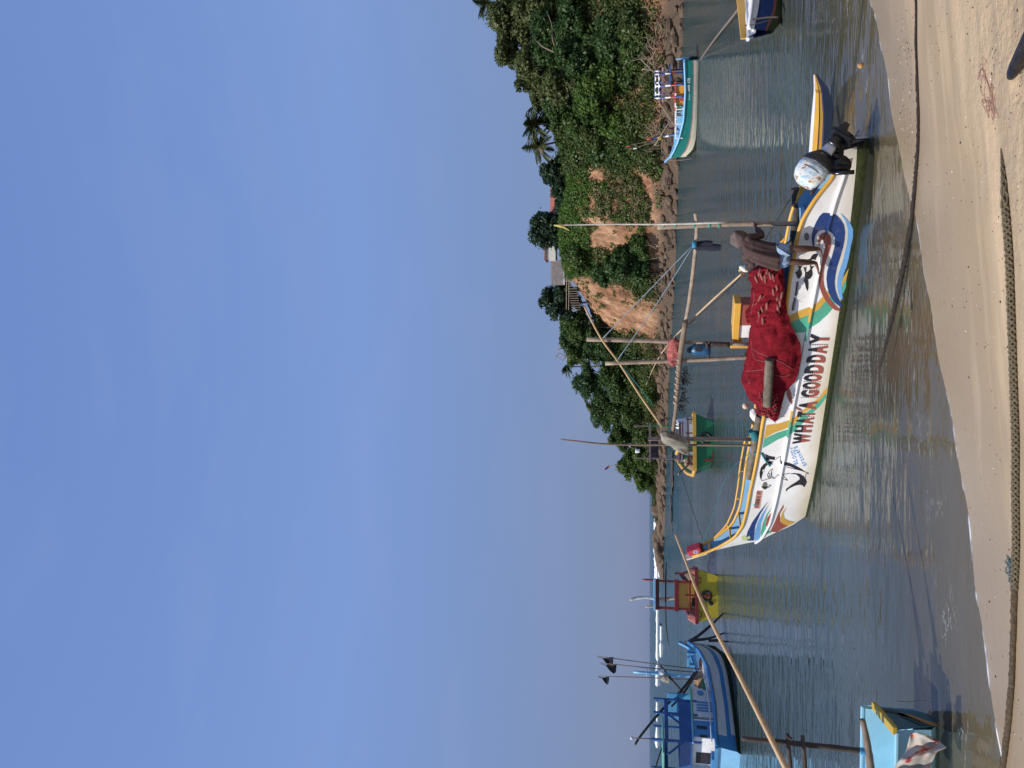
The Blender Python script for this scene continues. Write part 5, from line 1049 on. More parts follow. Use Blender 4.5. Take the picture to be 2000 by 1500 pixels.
for tip, sd2 in ((15, HD), (19, HN)):                            # toes
    f_ = (J[tip][0]-J[14 if tip == 15 else 18][0]); f_.z = 0; f_.normalize()
    for k in range(5): b = J[tip][0]+sd2*(k-2)*.016; J.append((b+f_*.05, .011)); E_.append((tip, len(J)-1))
skin('body', J, E_, SKIN, man)
lat = Vector((1, .1, 0)).normalized(); dep = Vector((-.1, 1, 0))
RG = [(PN(1520, 503, .30), .222, .165), (PN(1516, 502, .30), .226, .168), (PN(1508, 500, .30), .212, .158), (PN(1494, 497, .29), .205, .155), (PN(1480, 492, .27), .205, .155), (PN(1468, 487, .24), .205, .152), (PN(1458, 483, .21), .190, .135), (PN(1451, 478, .18), .135, .11), (PN(1448, 474, .16), .09, .085)]
def hood_t(u, th):
    f = u*(len(RG)-1); i = min(int(f), len(RG)-2); f -= i; c = RG[i][0].lerp(RG[i+1][0], f); ra = RG[i][1]*(1-f)+RG[i+1][1]*f; rb = RG[i][2]*(1-f)+RG[i+1][2]*f
    fo = (.024*math.sin(th*6+1.5*math.sin(u*2.2))+.012*math.sin(th*13+u*3))*(1.05-u)**.8+.014*noise.noise(Vector((math.cos(th)*1.6, math.sin(th)*1.6, u*3.0)))+.006*math.sin(u*30+th*3)*(u > .6)
    k = 1+fo/ra*1.1; return c+lat*math.cos(th)*ra*k+dep*math.sin(th)*rb*k
mb = MB(); mb.grid(hood_t, np.linspace(0, 1, 40), np.linspace(0, 2*math.pi, 57))
def sleeve(pts, r0, r1, sd_):
    q = smooth_pts(pts, 9); n_ = len(q); mb.tube(q, [(r0+(r1-r0)*i/n_)*(1+.10*math.sin(i*1.7+sd_)+.08*noise.noise(Vector((i*.6, sd_, 0)))) for i in range(n_)], 14, wob=.06, seed=sd_)
sleeve([che.lerp(shR, .6), shR, elR, wrR.lerp(elR, .12)], .070, .044, 3); sleeve([che.lerp(shL, .6), shL, elL, wrL.lerp(elL, .12)], .074, .046, 5)
mb.build('hoodie', HOOD, man, world=True)
hb_ = MB(); hc = hed+Vector((0, .0, .015))                        # hood: open at the face, drawn to a soft point at the back
fd = Vector((-.45, .80, -.35)).normalized(); up_ = (htp-hed).normalized(); sdv = fd.cross(up_).normalized(); up_ = sdv.cross(fd)
def hoodpt(a, b):
    th = a; r = .124*(1+.07*noise.noise(Vector((a*2.2, math.cos(b)*2, math.sin(b)*2)))+.05*math.sin(a*9)); q = -fd*math.cos(th)*(r*1.05+.075*max(0, math.cos(th))**4)+(up_*math.cos(b)+sdv*math.sin(b))*math.sin(th)*r*(1.12 if math.cos(b) > 0 else 1.25)
    return hc+q+Vector((0, 0, -.012))
hb_.grid(hoodpt, np.linspace(0.02, 2.35, 24), np.linspace(0, 2*math.pi, 33)); hb_.build('hood', mat('faded_hood_cloth', (.13, .095, .088), rough=.95, var=.35, scale=8, bump=.012, bscale=16, spec=.15), man, world=True)
skin('shorts', [(g(1517, 499, .29), (.165, .13)), (hiR+Vector((0, 0, -.04)), .115), (g(1547, 486, .32), .118), (hiL+Vector((0, 0, -.04)), .115), (g(1545, 511.5, .32), .122)], [(0, 1), (1, 2), (0, 3), (3, 4)], DENIM, man)
skin('hair', [(hed+fd*.03+up_*.03, .06), (hed-fd*.02+up_*.01, .08)], [(0, 1)], BLACKP, man)
# ---- pole and rag in the hand
def stick(name, label, cat, pts, r, m, seg=8, k=5, group=None):
    q = smooth_pts(pts, k); rr = list(np.interp(np.linspace(0, 1, len(q)), np.linspace(0, 1, len(r)), r)); o = MB().tube(q, rr, seg, wob=.05).build(name, m)
    return tag(o, label, cat, group)
stick('bamboo_pole', 'slim bamboo pole in the hand of the hooded person, leaning away over the yard', 'pole', [PN(1460, 524, .05), PN(1454, 530, .0), PN(1395, 583, -.2), PN(1335, 640, NC-.12), PN(1298, 682, NC-.12), PN(1278, 715, -.5), PN(1262, 752, -.5)], [.022, .02, .018, .014, .009, .005], BAMBOO)
mb = MB(); mb.sphere(g(1453, 525, .02), (.05, .05, .09), 0, 10, 8, Matrix.Rotation(.5, 3, 'Y')); mb.sphere(g(1449, 528, .0), (.035, .04, .06), 1, 8, 6); mb.sphere(g(1459, 521, .04), (.04, .03, .05), 2, 8, 6)
o = mb.build('rag', [mat('white_rag', (.7, .68, .6), rough=.9), mat('yellow_rag', (.5, .42, .08), rough=.9), mat('teal_rag', (.05, .3, .3), rough=.9)]); tag(o, 'small bunched white and green rag tucked in the hand holding the bamboo', 'rag')
# ---- gear hanging from the masts
def blob(fn, nu, nv, name, m, **k): return MB().grid(fn, np.linspace(0, 1, nu), np.linspace(0, 1, nv)).build(name, m, None)
can = thing('jerrycan', 'dull blue plastic jerrycan hung between the two middle mast poles', 'jerrycan', PN(1368, 683, NC-.06)); c0 = Vector(can.location)
cm = lambda a, b, c: c0+HD*a+HN*b+Vector((0, 0, c))
BLUECAN = mat('dull_blue_plastic', (.014, .08, .17), rough=.4, var=.15, scale=4, bump=.003)
def ring2(z, r, sx=1.0): return [cm(r*math.cos(t)*sx, r*math.sin(t)*.8, z) for t in np.linspace(0, 2*math.pi, 19)[:-1]]
rg = [ring2(-.19, .10), ring2(-.185, .125), ring2(-.05, .13), ring2(-.03, .124), ring2(.06, .13), ring2(.12, .12), ring2(.17, .07), ring2(.20, .035)]; m_ = MB(); V_ = [v for r in rg for v in r]
m_.add(V_, [(i*18+k, i*18+(k+1) % 18, (i+1)*18+(k+1) % 18, (i+1)*18+k) for i in range(len(rg)-1) for k in range(18)], 0, True); m_.add(rg[0], [tuple(range(18))[::-1]]); m_.add(rg[-1], [tuple(range(18))]); m_.build('body', BLUECAN, can, world=True)
MB().tube(smooth_pts([cm(.06, 0, .16), cm(.04, .02, .235), cm(-.05, .02, .235), cm(-.08, 0, .15)], 4), .014, 7).build('handle', BLUECAN, can, world=True)
MB().tube([cm(0, 0, .19), cm(0, 0, .225)], .034, 10).build('cap', BLACKP, can, world=True)
mb = MB(); mb.prism([cm(-.02, .115, -.02), cm(-.11, .085, 0), cm(-.12, .085, .11), cm(-.05, .11, .10)], HN*.002, HN*.006); mb.build('cut_opening', BLACKP, can, world=True)
PINK = mat('pink_net', (.34, .10, .09), rough=.95, var=.6, scale=10, bump=.02, bscale=50, wear=(.5, .4, .36), wear_amt=.6, spec=.1)
def lump(y0, y1, xt, xb, n0, dn, seed, amp=.05):
    def fn(u, v):
        y = y0+(y1-y0)*u; a = np_(y, xt); b = np_(y, xb); c = PN((a+b)/2, y, n0); top = PN(a, y, n0); hh = (top-c).length*1.0; th = 2*math.pi*v
        d = Vector((0, 0, 1))*math.cos(th)*hh+HN*math.sin(th)*min(hh, dn); return c+d*(1+amp*3*noise.noise(Vector((u*6, math.cos(th)*1.5, seed+math.sin(th)*1.5))))
    return fn
tag(blob(lump(660, 716, [(660, 1316), (668, 1305), (700, 1303), (712, 1308), (716, 1316)], [(660, 1320), (668, 1328), (690, 1326), (706, 1324), (716, 1318)], NC+.02, .09, 2, .12), 40, 26, 'net_bundle', PINK), 'faded pink net bundle tied across the two middle mast poles', 'fishing net')
GREYN = mat('grey_weathered_net', (.26, .24, .19), rough=.95, var=.3, scale=8, bump=.02, bscale=60, wear=(.4, .38, .32), wear_amt=.5, spec=.1)
tag(blob(lump(843, 889, [(843, 1299), (847, 1291), (856, 1290), (864, 1298), (876, 1318), (884, 1334), (889, 1343)], [(843, 1302), (847, 1310), (856, 1340), (864, 1347), (876, 1347), (884, 1346), (889, 1345)], NC+.12, .12, 5, .09), 60, 30, 'wrapped_bundle', GREYN), 'grey wrapped net bundle slung against the fore mast poles', 'net bundle')
tr = thing('trousers', 'dark navy trousers hung to dry from the thin yard pole', 'trousers', PN(1362, 480, NC)); NAVYC = mat('navy_cloth', (.012, .013, .028), rough=.9, var=.3, scale=6, bump=.01, bscale=15)
def legp(y0, y1, x0, x1):
    def fn(u, v): th = 2*math.pi*v; q = PN(x0+(x1-x0)*u, (y0+y1)/2+(y1-y0)/2*math.cos(th)*(1-.12*math.sin(u*7)), NC+.055*math.sin(th)); return q
    return MB().grid(fn, np.linspace(0, 1, 12), np.linspace(0, 1, 13))
legp(470, 482, 1356, 1392).build('leg', NAVYC, tr, world=True); legp(477, 490, 1358, 1408).build('leg', NAVYC, tr, world=True); legp(474, 488, 1353, 1364).build('waistband', NAVYC, tr, world=True)
mb = MB(); mb.tube([PN(1352, 478, NC+.08), PN(1360, 478, NC+.08)], .06, 8); tag(mb.build('rope_knot', mat('bright_blue_rope', (.03, .25, .42), rough=.8)), 'bright blue rope knot on the yard above the trousers', 'rope')
mb = MB(); mb.sphere(PN(1456, 793, -.5), (.07, .07, .065), 0, 12, 8); tag(mb.build('small_bag', mat('brown_white_plastic', (.5, .36, .24), rough=.4, var=.5, scale=9)), 'small round printed plastic bag on top of the net end', 'bag')
tag(blob(lump(798, 828, [(798, 1470), (804, 1464), (815, 1466), (826, 1476), (828, 1482)], [(798, 1474), (804, 1484), (815, 1494), (826, 1494), (828, 1486)], -.5, .12, 8), 18, 16, 'sack', mat('white_sack', (.7, .68, .66), rough=.8, var=.1, bump=.01, bscale=20)), 'white sack lying in the boat beside the end of the red net', 'sack')
lk = thing('locker', 'yellow framed locker with brown and white panels standing behind the red net', 'locker', HW(3.3, -.6, .6))
def lbox(s0, s1, n0, n1, z0, z1, name, m): MB().box(HW((s0+s1)/2, (n0+n1)/2, (z0+z1)/2), (s1-s0, abs(n1-n0), z1-z0), Matrix((HD, -HN, Vector((0, 0, 1)))).transposed(), 0, .01).build(name, m, lk, world=True)
a = PN(1445, 592, -.45); b = PN(1445, 664, -.45); s0, s1 = (a-HO).dot(HD), (b-HO).dot(HD); zt = PN(1433, 620, -.45).z; zl = PN(1446, 620, -.45).z
lbox(s0, s1, -.44, -.80, zl, zt, 'top_frame', YELLOW); lbox(s0+.05, s0+(s1-s0)*.62, -.47, -.78, .75, zl, 'brown_panel', RUST); lbox(s0+(s1-s0)*.62, s1-.03, -.48, -.78, .75, zl, 'white_panel', WHITE); lbox(s1+.10, s1+.20, -.46, -.52, .75, zt+.02, 'post', YELLOW); lbox(s1-.02, s1+.18, -.50, -.54, zt-.2, zt-.02, 'bracket', YELLOW)
# printed red container lashed in the bow
bx_ = thing('tin_can', 'red printed tin lashed upright in the bow tip', 'tin', HW(9.27, NC, 2.14))
ux = (HW(9.55, NC, 2.52)-HW(9.32, NC, 2.12)).normalized(); un = HN; uy = un.cross(ux).normalized(); Mx = Matrix((ux, un, uy)).transposed(); c0 = HW(9.30, NC, 2.36)
MB().box(c0, (.34, .20, .15), Mx, 0, .02).build('body', paint('red_tin', (.42, .025, .04), wear=(.5, .4, .4), wear_amt=.4), bx_, world=True)
mb = MB()
for k in range(14):
    a = k/14*6.283; q = c0-ux*.03+un*.1025; d1 = ux*math.cos(a)+uy*math.sin(a); d2 = ux*-math.sin(a)+uy*math.cos(a); ln = .085 if k % 2 else .06; mb.add([q+d2*.014, q+d1*ln, q-d2*.014, q], [(0, 1, 2, 3)])
mb.build('star_print', WHITE, bx_, fix=False, world=True)
mb = MB(); q = c0-ux*.03+un*.104; mb.add([q+ux*a+uy*b for a, b in ((-.03, -.03), (-.03, .03), (.03, .03), (.03, -.03))], [(0, 1, 2, 3)]); mb.build('blue_print', paint('print_blue', (.04, .12, .5)), bx_, fix=False, world=True)
MB().tube([HW(9.24, NC-.13, 2.2), HW(9.24, NC+.13, 2.16), HW(9.27, NC+.12, 2.22), HW(9.27, NC-.13, 2.26)], .02, 6).build('lashing', DARKROPE, bx_, world=True)
# ================================================================== THE OTHER BOATS
def boat_root(label, x, y, heading, name='fishing_boat', cat='boat', group='moored fishing boats'): return thing(name, label, cat, (x, y, 0), heading, group)
def make_hull(root, secs, bands, below, inside, gun, gr=.06, floor=.35, transom=None, name='hull', quarter=None):
    """secs: (x, keel z, chine half, chine z, gunwale half, gunwale z); bands: (t0, t1, mat) of the side"""
    xs = [s[0] for s in secs]; X_ = np.linspace(xs[0], xs[-1], 46)
    def S(x, k): return float(np.interp(x, xs, [s[k] for s in secs]))
    def SS(x, k): return sum(S(min(max(x+d, xs[0]), xs[-1]), k) for d in (-.25, -.12, 0, .12, .25))/5
    ts = sorted({0.0, 1.0, *[b[0] for b in bands], *[b[1] for b in bands]}); mats = [below]+[b[2] for b in bands]+[transom or bands[-1][2]]
    mb = MB()
    for sg in (1, -1):
        rows = []
        for x in X_:
            zk, hc, zc, hg, zg = [SS(x, k) for k in (1, 2, 3, 4, 5)]
            rows.append([(x, 0, zk), (x, sg*hc*.75, zk+(zc-zk)*.35), (x, sg*hc, zc)]+[(x, sg*(hc+(hg-hc)*t**.8), zc+(zg-zc)*t) for t in ts[1:]])
        n_ = len(rows[0]); b0 = len(mb.v); mb.v += [p for r in rows for p in r]
        for i in range(len(X_)-1):
            for j in range(n_-1):
                mi = 0
                if j >= 2:
                    tm = (ts[j-2]+ts[j-1])/2
                    for q, (t0, t1, m) in enumerate(bands):
                        if t0 <= tm <= t1: mi = q+1
                    if quarter and X_[i] < quarter[0]+quarter[1]*(1-tm): mi = len(mats)
                mb.f.append([b0+i*n_+j, b0+(i+1)*n_+j, b0+(i+1)*n_+j+1, b0+i*n_+j+1]); mb.m.append(mi); mb.sm.append(True)
    x = X_[0]; zk, hc, zc, hg, zg = [SS(x, k) for k in (1, 2, 3, 4, 5)]; tm = len(mats)-1
    mb.add([(x, 0, zk), (x, hc*.75, zk+(zc-zk)*.35), (x, hc, zc), (x, hg, zg), (x, -hg, zg), (x, -hc, zc), (x, -hc*.75, zk+(zc-zk)*.35)], [(0, 1, 2, 3, 4, 5, 6)], tm)
    if quarter: mats = mats+[quarter[2]]
    o = mb.build(name, mats, root)
    mi = MB()
    def inn(x, k):
        hg, zg = SS(x, 4)-.05, SS(x, 5); zf = min(zg-.03, max(SS(x, 1)+.2, zg-floor)); hf = max(.01, min(hg, SS(x, 2)+(hg-SS(x, 2))*.5-.04)); return [(x, hg, zg-.01), (x, hf, zf), (x, -hf, zf), (x, -hg, zg-.01)][k]
    xi = [x for x in X_ if X_[0]+.05 < x < X_[-1]-.1]; mi.grid(lambda x, k: inn(x, int(k)), xi, [0, 1, 2, 3], 0, False); a = [inn(xi[0], k) for k in range(4)]; mi.add(a, [(0, 1, 2, 3)]); mi.build('inside_lining', inside, root)
    for sg in (1, -1): MB().tube([(x, sg*(SS(x, 4)+.01), SS(x, 5)+.02) for x in X_], gr, 7).build('gunwale', gun, root)
    MB().beam((X_[0], -SS(X_[0], 4), SS(X_[0], 5)+.02), (X_[0], SS(X_[0], 4), SS(X_[0], 5)+.02), gr*2, gr*1.6).build('stern_rail', gun, root)
    return SS
def part(root, name, m, *boxes, bev=.012):
    mb = MB()
    for c, s in boxes: mb.box(c, s, None, 0, bev)
    return mb.build(name, m, root)
def pole(root, name, m, pts, r, k=3, seg=7): 
    q = smooth_pts(pts, k); rr = r if not hasattr(r, '__len__') else list(np.interp(np.linspace(0, 1, len(q)), np.linspace(0, 1, len(r)), r)); return MB().tube(q, rr, seg, wob=.06).build(name, m, root)
def striped(root, name, a, b, r, mats, n=8):
    mb = MB(); a, b = Vector(a), Vector(b)
    for k in range(n): mb.tube([a.lerp(b, k/n), a.lerp(b, (k+1)/n)], r, 7, mi=k % len(mats))
    return mb.build(name, mats, root)
def heap(root, name, m, c, r, seed, n=16):
    mb = MB(); mb.grid(lambda u, v: (c[0]+r[0]*math.cos(u)*math.sin(v)*(1+.3*noise.noise(Vector((u*1.5, v*3, seed)))), c[1]+r[1]*math.sin(u)*math.sin(v)*(1+.3*noise.noise(Vector((v*4, u, seed)))), c[2]+r[2]*math.cos(v)*(1+.35*noise.noise(Vector((math.cos(u)*2, math.sin(u)*2+v, seed))))), np.linspace(0, 2*math.pi, n+1), np.linspace(0, math.pi/2, 9)); return mb.build(name, m, root)
def tyre(root, c, r, ax='x'):
    mb = MB(); cs = []
    for t in np.linspace(0, 2*math.pi, 21): cs.append((c[0], c[1]+r*math.cos(t), c[2]+r*math.sin(t)) if ax == 'x' else (c[0]+r*math.cos(t), c[1], c[2]+r*math.sin(t)))
    mb.tube(cs, r*.3, 8); return mb.build('tyre_fender', RUBBER, root)
def letters(root, txt, org, ux, uz, h, wd, m, name='hull_lettering'):
    ux, uz, org = Vector(ux), Vector(uz), Vector(org); f = lambda u, v: (u, v)
    mb = MB(); n_ = len(txt)
    for i, ch in enumerate(txt):
        if ch == ' ': continue
        vs, fs = glyph(ch, .02); b = len(mb.v)
        mb.v += [tuple(org+ux*(wd*(i+.12+.76*a)/n_)+uz*(h*b_)) for a, b_ in vs]
        for q in fs: mb.f.append([k+b for k in q]); mb.m.append(0); mb.sm.append(False)
    return mb.build(name, m, root, fix=False)
TEAL = paint('teal_paint', (.010, .20, .17)); LBLUE = paint('light_blue_paint', (.22, .50, .75)); ORANGE = paint('orange_paint', (.62, .26, .03)); REDP = paint('red_paint', (.42, .045, .03)); DKRED = paint('dark_red_paint', (.20, .018, .022), wear=(.4, .25, .2), wear_amt=.3)
GREENP = paint('green_paint', (.008, .17, .055)); YEL2 = paint('lemon_yellow_paint', (.56, .42, .02), wear=(.3, .24, .05), wear_amt=.5); BLUEP = paint('strong_blue_paint', (.014, .085, .28)); MIDB = paint('mid_blue_paint', (.045, .22, .44)); GREYW = paint('grey_white_paint', (.60, .60, .57), wear_amt=.35); PINKP = paint('faded_pink_paint', (.40, .20, .21)); SEAG = paint('sea_green_paint', (.12, .42, .30)); MAUVE = paint('mauve_timber', (.20, .13, .14)); AMBER = paint('amber_panel_paint', (.62, .34, .05)); BROWNP = paint('maroon_paint', (.09, .022, .02))
NETG = mat('heaped_brown_net', (.16, .11, .075), rough=.95, var=.5, scale=6, bump=.03, bscale=30, wear=(.3, .28, .22), wear_amt=.6); NETR = mat('heaped_red_net', (.30, .10, .085), rough=.95, var=.5, scale=6, bump=.03, bscale=30, wear=(.42, .34, .3), wear_amt=.7)
# ---- teal boat below the cliff
hd = math.atan2(.47, -.88); b = boat_root('teal and white fishing boat with striped blue and white posts and an orange cabin', 22.95, 55.6, hd)
S_ = make_hull(b, [(0, -.3, .85, .02, 1.12, .98), (2, -.35, 1.0, .02, 1.25, .86), (4, -.35, .95, .02, 1.2, .95), (5.4, -.3, .6, .05, .95, 1.28), (6.3, -.1, .25, .25, .5, 1.62), (6.75, .5, .04, .8, .18, 1.86)],
              [(0, .32, CREAM), (.32, .40, PINKP), (.40, 1, TEAL)], WEED, PALEB, LBLUE, .075, .45, TEAL)
pole(b, 'stem_post', LBLUE, [(6.5, 0, 1.6), (6.9, 0, 2.05), (7.1, 0, 2.25)], [.11, .09, .07]); pole(b, 'anchor_stock', WOOD, [(6.9, .1, 1.95), (6.95, .16, 1.0), (6.85, .2, .1)], [.04, .05, .03])
part(b, 'cabin', ORANGE, ((2.35, 0, 1.15), (1.5, 1.5, .75))); part(b, 'cabin_roof', REDP, ((2.3, 0, 1.56), (2.0, 1.8, .09))); part(b, 'cabin_door', RUST, ((2.5, .757, 1.1), (.4, .03, .5)), bev=0); part(b, 'cabin_roof_edge', WHITE, ((2.9, .91, 1.56), (.3, .03, .1)), ((2.2, .91, 1.56), (.2, .03, .1)), bev=0)
for x in (.75, 1.55, 2.35):
    for y in (.95, -.95): striped(b, 'post', (x, y, .85), (x, y, 3.0), .055, [BLUEP, BLUEP, REDP, WHITE, BLUEP, WHITE], 6)
for z in (2.95, 2.7): 
    for y in (.95, -.95): striped(b, 'top_rail', (.7, y, z), (2.4, y, z), .055, [BLUEP, WHITE], 7)
part(b, 'canopy', PINKP, ((1.5, 0, 2.45), (2.3, 1.7, .09))); part(b, 'canopy_beam', BLUEP, ((1.0, .9, 1.95), (1.4, .07, .1)), ((1.0, -.9, 1.95), (1.4, .07, .1)))
for k, x in enumerate((3.2, 3.7, 4.2, 4.7, 5.2)): part(b, 'rail_post', LBLUE if k % 2 else WHITE, ((x, .98, 1.25), (.07, .07, .5)), ((x, -.98, 1.25), (.07, .07, .5)))
part(b, 'side_rail', WHITE, ((4.1, .98, 1.5), (2.3, .06, .06)), ((4.1, -.98, 1.5), (2.3, .06, .06))); part(b, 'deck_box', LBLUE, ((4.0, .3, 1.15), (.5, .5, .5)), ((4.6, -.1, 1.2), (.6, .7, .4)), ((5.5, 0, 1.45), (.9, .4, .3)))
part(b, 'vent_pipe', SEAG, ((3.05, .8, 1.35), (.12, .12, .5)), ((2.98, .8, 1.55), (.3, .12, .12)))
striped(b, 'mast', (5.1, 0, 1.2), (5.35, 0, 3.6), .07, [WHITE, BLUEP, WHITE, REDP, BLUEP, REDP], 6); pole(b, 'buoy_float', YEL2, [(5.25, .15, 2.5), (5.3, .2, 2.75)], [.12, .12])
for p0, p1 in (((5.3, .1, 2.4), (5.9, .2, 4.4)), ((5.3, .1, 2.4), (5.7, .2, 5.0))): pole(b, 'marker_cane', WOOD, [p0, p1], .02)
pole(b, 'marker_flag', REDP, [(5.72, .2, 4.8), (5.76, .2, 5.1)], [.09, .02]); pole(b, 'marker_flag', WHITE, [(5.9, .2, 4.3), (5.95, .2, 4.6)], [.07, .02])
for a, c in (((2.4, .3, 2.9), (5.0, .3, 1.2)), ((4.0, .5, 1.9), (5.8, .2, 3.0)), ((.8, -.2, 3.0), (-.2, -.2, 4.0)), ((.6, .2, 3.0), (.4, .2, 3.9))): pole(b, 'spar', PWOOD, [a, c], .035)
part(b, 'dinghy_motor', BLACKP, ((.25, .5, 1.15), (.5, .4, .4))); part(b, 'rudder_post', LBLUE, ((-.08, .3, 1.0), (.1, .12, 1.1))); tyre(b, (-.10, .3, .35), .24)
letters(b, '0MUA 0800 KTE', (2.6, 1.165, .58), (-1, .03, 0), (0, .12, 1), .17, 1.5, WHITE)
# mooring rope
o = MB().tube(smooth_pts([P(1366, 119, 55), P(1395, 78, 40), P(1425, 40, 31), P(1465, -12, 24)], 8), [.045]*25, 6).build('mooring_rope', WOOD); tag(o, 'taut mooring rope running from the teal boat stern towards the picture edge', 'rope')
# ---- green boat
hd = math.atan2(.97, -.22); c = PZ(1395, 862, 0); b = boat_root('green and yellow fishing boat seen from astern behind the fore mast', c.x, c.y, hd)
make_hull(b, [(0, -.3, 1.05, .05, 1.5, 1.0), (2.5, -.35, 1.15, .05, 1.55, .95), (4.5, -.3, .8, .05, 1.2, 1.2), (6, 0, .2, .3, .4, 1.6), (6.4, .6, .03, .9, .1, 1.75)], [(0, .12, GREENP), (.12, 1, GREENP)], WEED, GREENP, YELLOW, .11, .4, GREENP)
mb = MB(); mb.prism([(-.03, .95, .5), (-.03, 1.1, .52), (-.03, 1.05, .15), (-.03, 1.25, .12), (-.03, .5, .02), (-.03, .52, .09), (-.03, .95, .14)], (0, 0, 0), (-.012, 0, 0)); mb.build('stern_mark', DKRED, b)
tyre(b, (-.1, -.15, .45), .26); part(b, 'rudder', GREENP, ((-.16, .0, .7), (.06, .08, 1.2))); part(b, 'cabin', WHITE, ((1.4, -.1, 1.35), (1.5, 1.9, .75))); part(b, 'cabin_roof', BROWNP, ((1.4, -.1, 1.76), (1.7, 2.1, .09))); part(b, 'cabin_hatch', GREENP, ((.64, .35, 1.3), (.03, .3, .6)), ((.64, .8, 1.45), (.03, .25, .35)), bev=0)
part(b, 'stern_rack', BROWNP, ((.15, 0, 1.35), (.06, 2.6, .07)), ((.15, -1.2, 1.2), (.07, .07, .5)), ((.15, -.45, 1.2), (.07, .07, .5)), ((.15, .5, 1.2), (.07, .07, .5)), ((.15, 1.2, 1.2), (.07, .07, .5)), ((.15, 0, 1.62), (.06, 2.2, .06)))
for y in (-.95, .85): part(b, 'frame_post', MAUVE if y > 0 else GREENP, ((.9, y, 2.6), (.08, .08, 1.8))); part(b, 'frame_post', MAUVE, ((.9, y, 3.8), (.06, .06, .9)))
part(b, 'frame_beam', MAUVE, ((.9, -.05, 3.35), (.1, 2.1, .11))); part(b, 'frame_beam', BLACKP, ((1.05, .3, 3.1), (.06, 1.1, .4)))
heap(b, 'stern_gear', mat('mixed_deck_gear', (.25, .17, .10), rough=.9, var=.9, scale=12), (.5, 1.1, 1.0), (.4, .4, .55), 4); heap(b, 'tarpaulin', WHITE, (1.2, -1.1, 1.1), (.5, .4, .9), 6)
pole(b, 'oar', WOOD, [(.2, 1.0, 1.1), (.1, 1.5, 1.6), (0, 1.8, 1.9)], .05); pole(b, 'lamp_bulb', WHITE, [(.9, .45, 3.9), (.9, .45, 4.15)], [.1, .12])
# ---- yellow boat
hd = math.atan2(.97, -.24); c = PZ(1402, 1165, 0); b = boat_root('yellow fishing boat with a red framed amber cabin seen from astern', c.x, c.y, hd)
make_hull(b, [(0, -.3, 1.0, .0, 1.3, 1.02), (2.5, -.35, 1.1, .02, 1.4, 1.0), (4.5, -.3, .8, .05, 1.15, 1.2), (6, 0, .25, .3, .45, 1.6), (6.4, .6, .03, .9, .12, 1.75)], [(0, .1, BLACKP), (.1, 1, YEL2)], BLACKP, NETG, DKRED, .09, .4, YEL2)
tyre(b, (-.10, -.0, .55), .22); part(b, 'rudder_post', DKRED, ((-.12, 0, .95), (.08, .1, 1.3))); mb = MB(); mb.sphere((-.02, .35, .35), (.03, .12, .13)); mb.build('exhaust_outlet', BLACKP, b)
for y in (-.75, .9): part(b, 'grab_handle', DKRED, ((-.03, y, .82), (.03, .28, .03)), ((-.03, y-.13, .9), (.03, .03, .18)), ((-.03, y+.13, .9), (.03, .03, .18)))
part(b, 'cabin', AMBER, ((1.1, .05, 1.5), (1.2, 1.28, 1.0))); part(b, 'cabin_hatch', BLACKP, ((.49, .35, 1.15), (.02, .4, .22)), bev=0); part(b, 'cabin_frame', DKRED, ((.46, .05, 2.02), (.12, 1.6, .2)), ((.47, .72, 1.5), (.1, .1, 1.1)), ((.47, -.64, 1.5), (.1, .1, 1.1)), ((.42, .05, 1.35), (.06, 1.5, .08)))
for y in (-.64, .72): part(b, 'roof_post', DKRED, ((.47, y, 2.55), (.1, .1, 1.0)))
part(b, 'roof_post', DKRED, ((1.6, -.64, 2.55), (.1, .1, 1.0)), ((1.6, .72, 2.55), (.1, .1, 1.0))); part(b, 'roof', LBLUE, ((1.05, .04, 3.12), (1.6, 1.62, .10))); part(b, 'roof_beam', BROWNP, ((.4, .04, 2.98), (.12, 1.55, .18)))
heap(b, 'net_heap', NETG, (.9, -.95, 1.0), (.7, .38, .75), 2); heap(b, 'net_heap', NETR, (.3, -1.2, .95), (.3, .2, .42), 5); heap(b, 'net_heap', NETR, (.35, 1.1, 1.0), (.35, .3, .42), 7)
part(b, 'side_board', DKRED, ((.5, -1.05, 1.5), (.08, .1, 1.2))); pole(b, 'bent_mast', mat('whitewashed_pole', (.45, .42, .38), rough=.8, var=.4, scale=4), [(1.5, .2, 2.0), (1.5, .32, 2.9), (1.5, .25, 3.5), (1.5, .30, 4.0), (1.5, .42, 4.4)], [.08, .09, .08, .09, .07]); pole(b, 'thin_staff', BAMBOO, [(1.2, .7, 3.1), (1.2, .72, 3.6)], .04); pole(b, 'thin_staff', DKRED, [(1.2, -.66, 3.1), (1.2, -.66, 3.75)], .05)
pole(b, 'spare_spar', DWOOD, [(1.0, -1.6, 2.52), (1.0, -.3, 2.55), (1.0, 1.5, 2.55), (1.0, 2.6, 2.40)], [.03, .04, .035, .02])
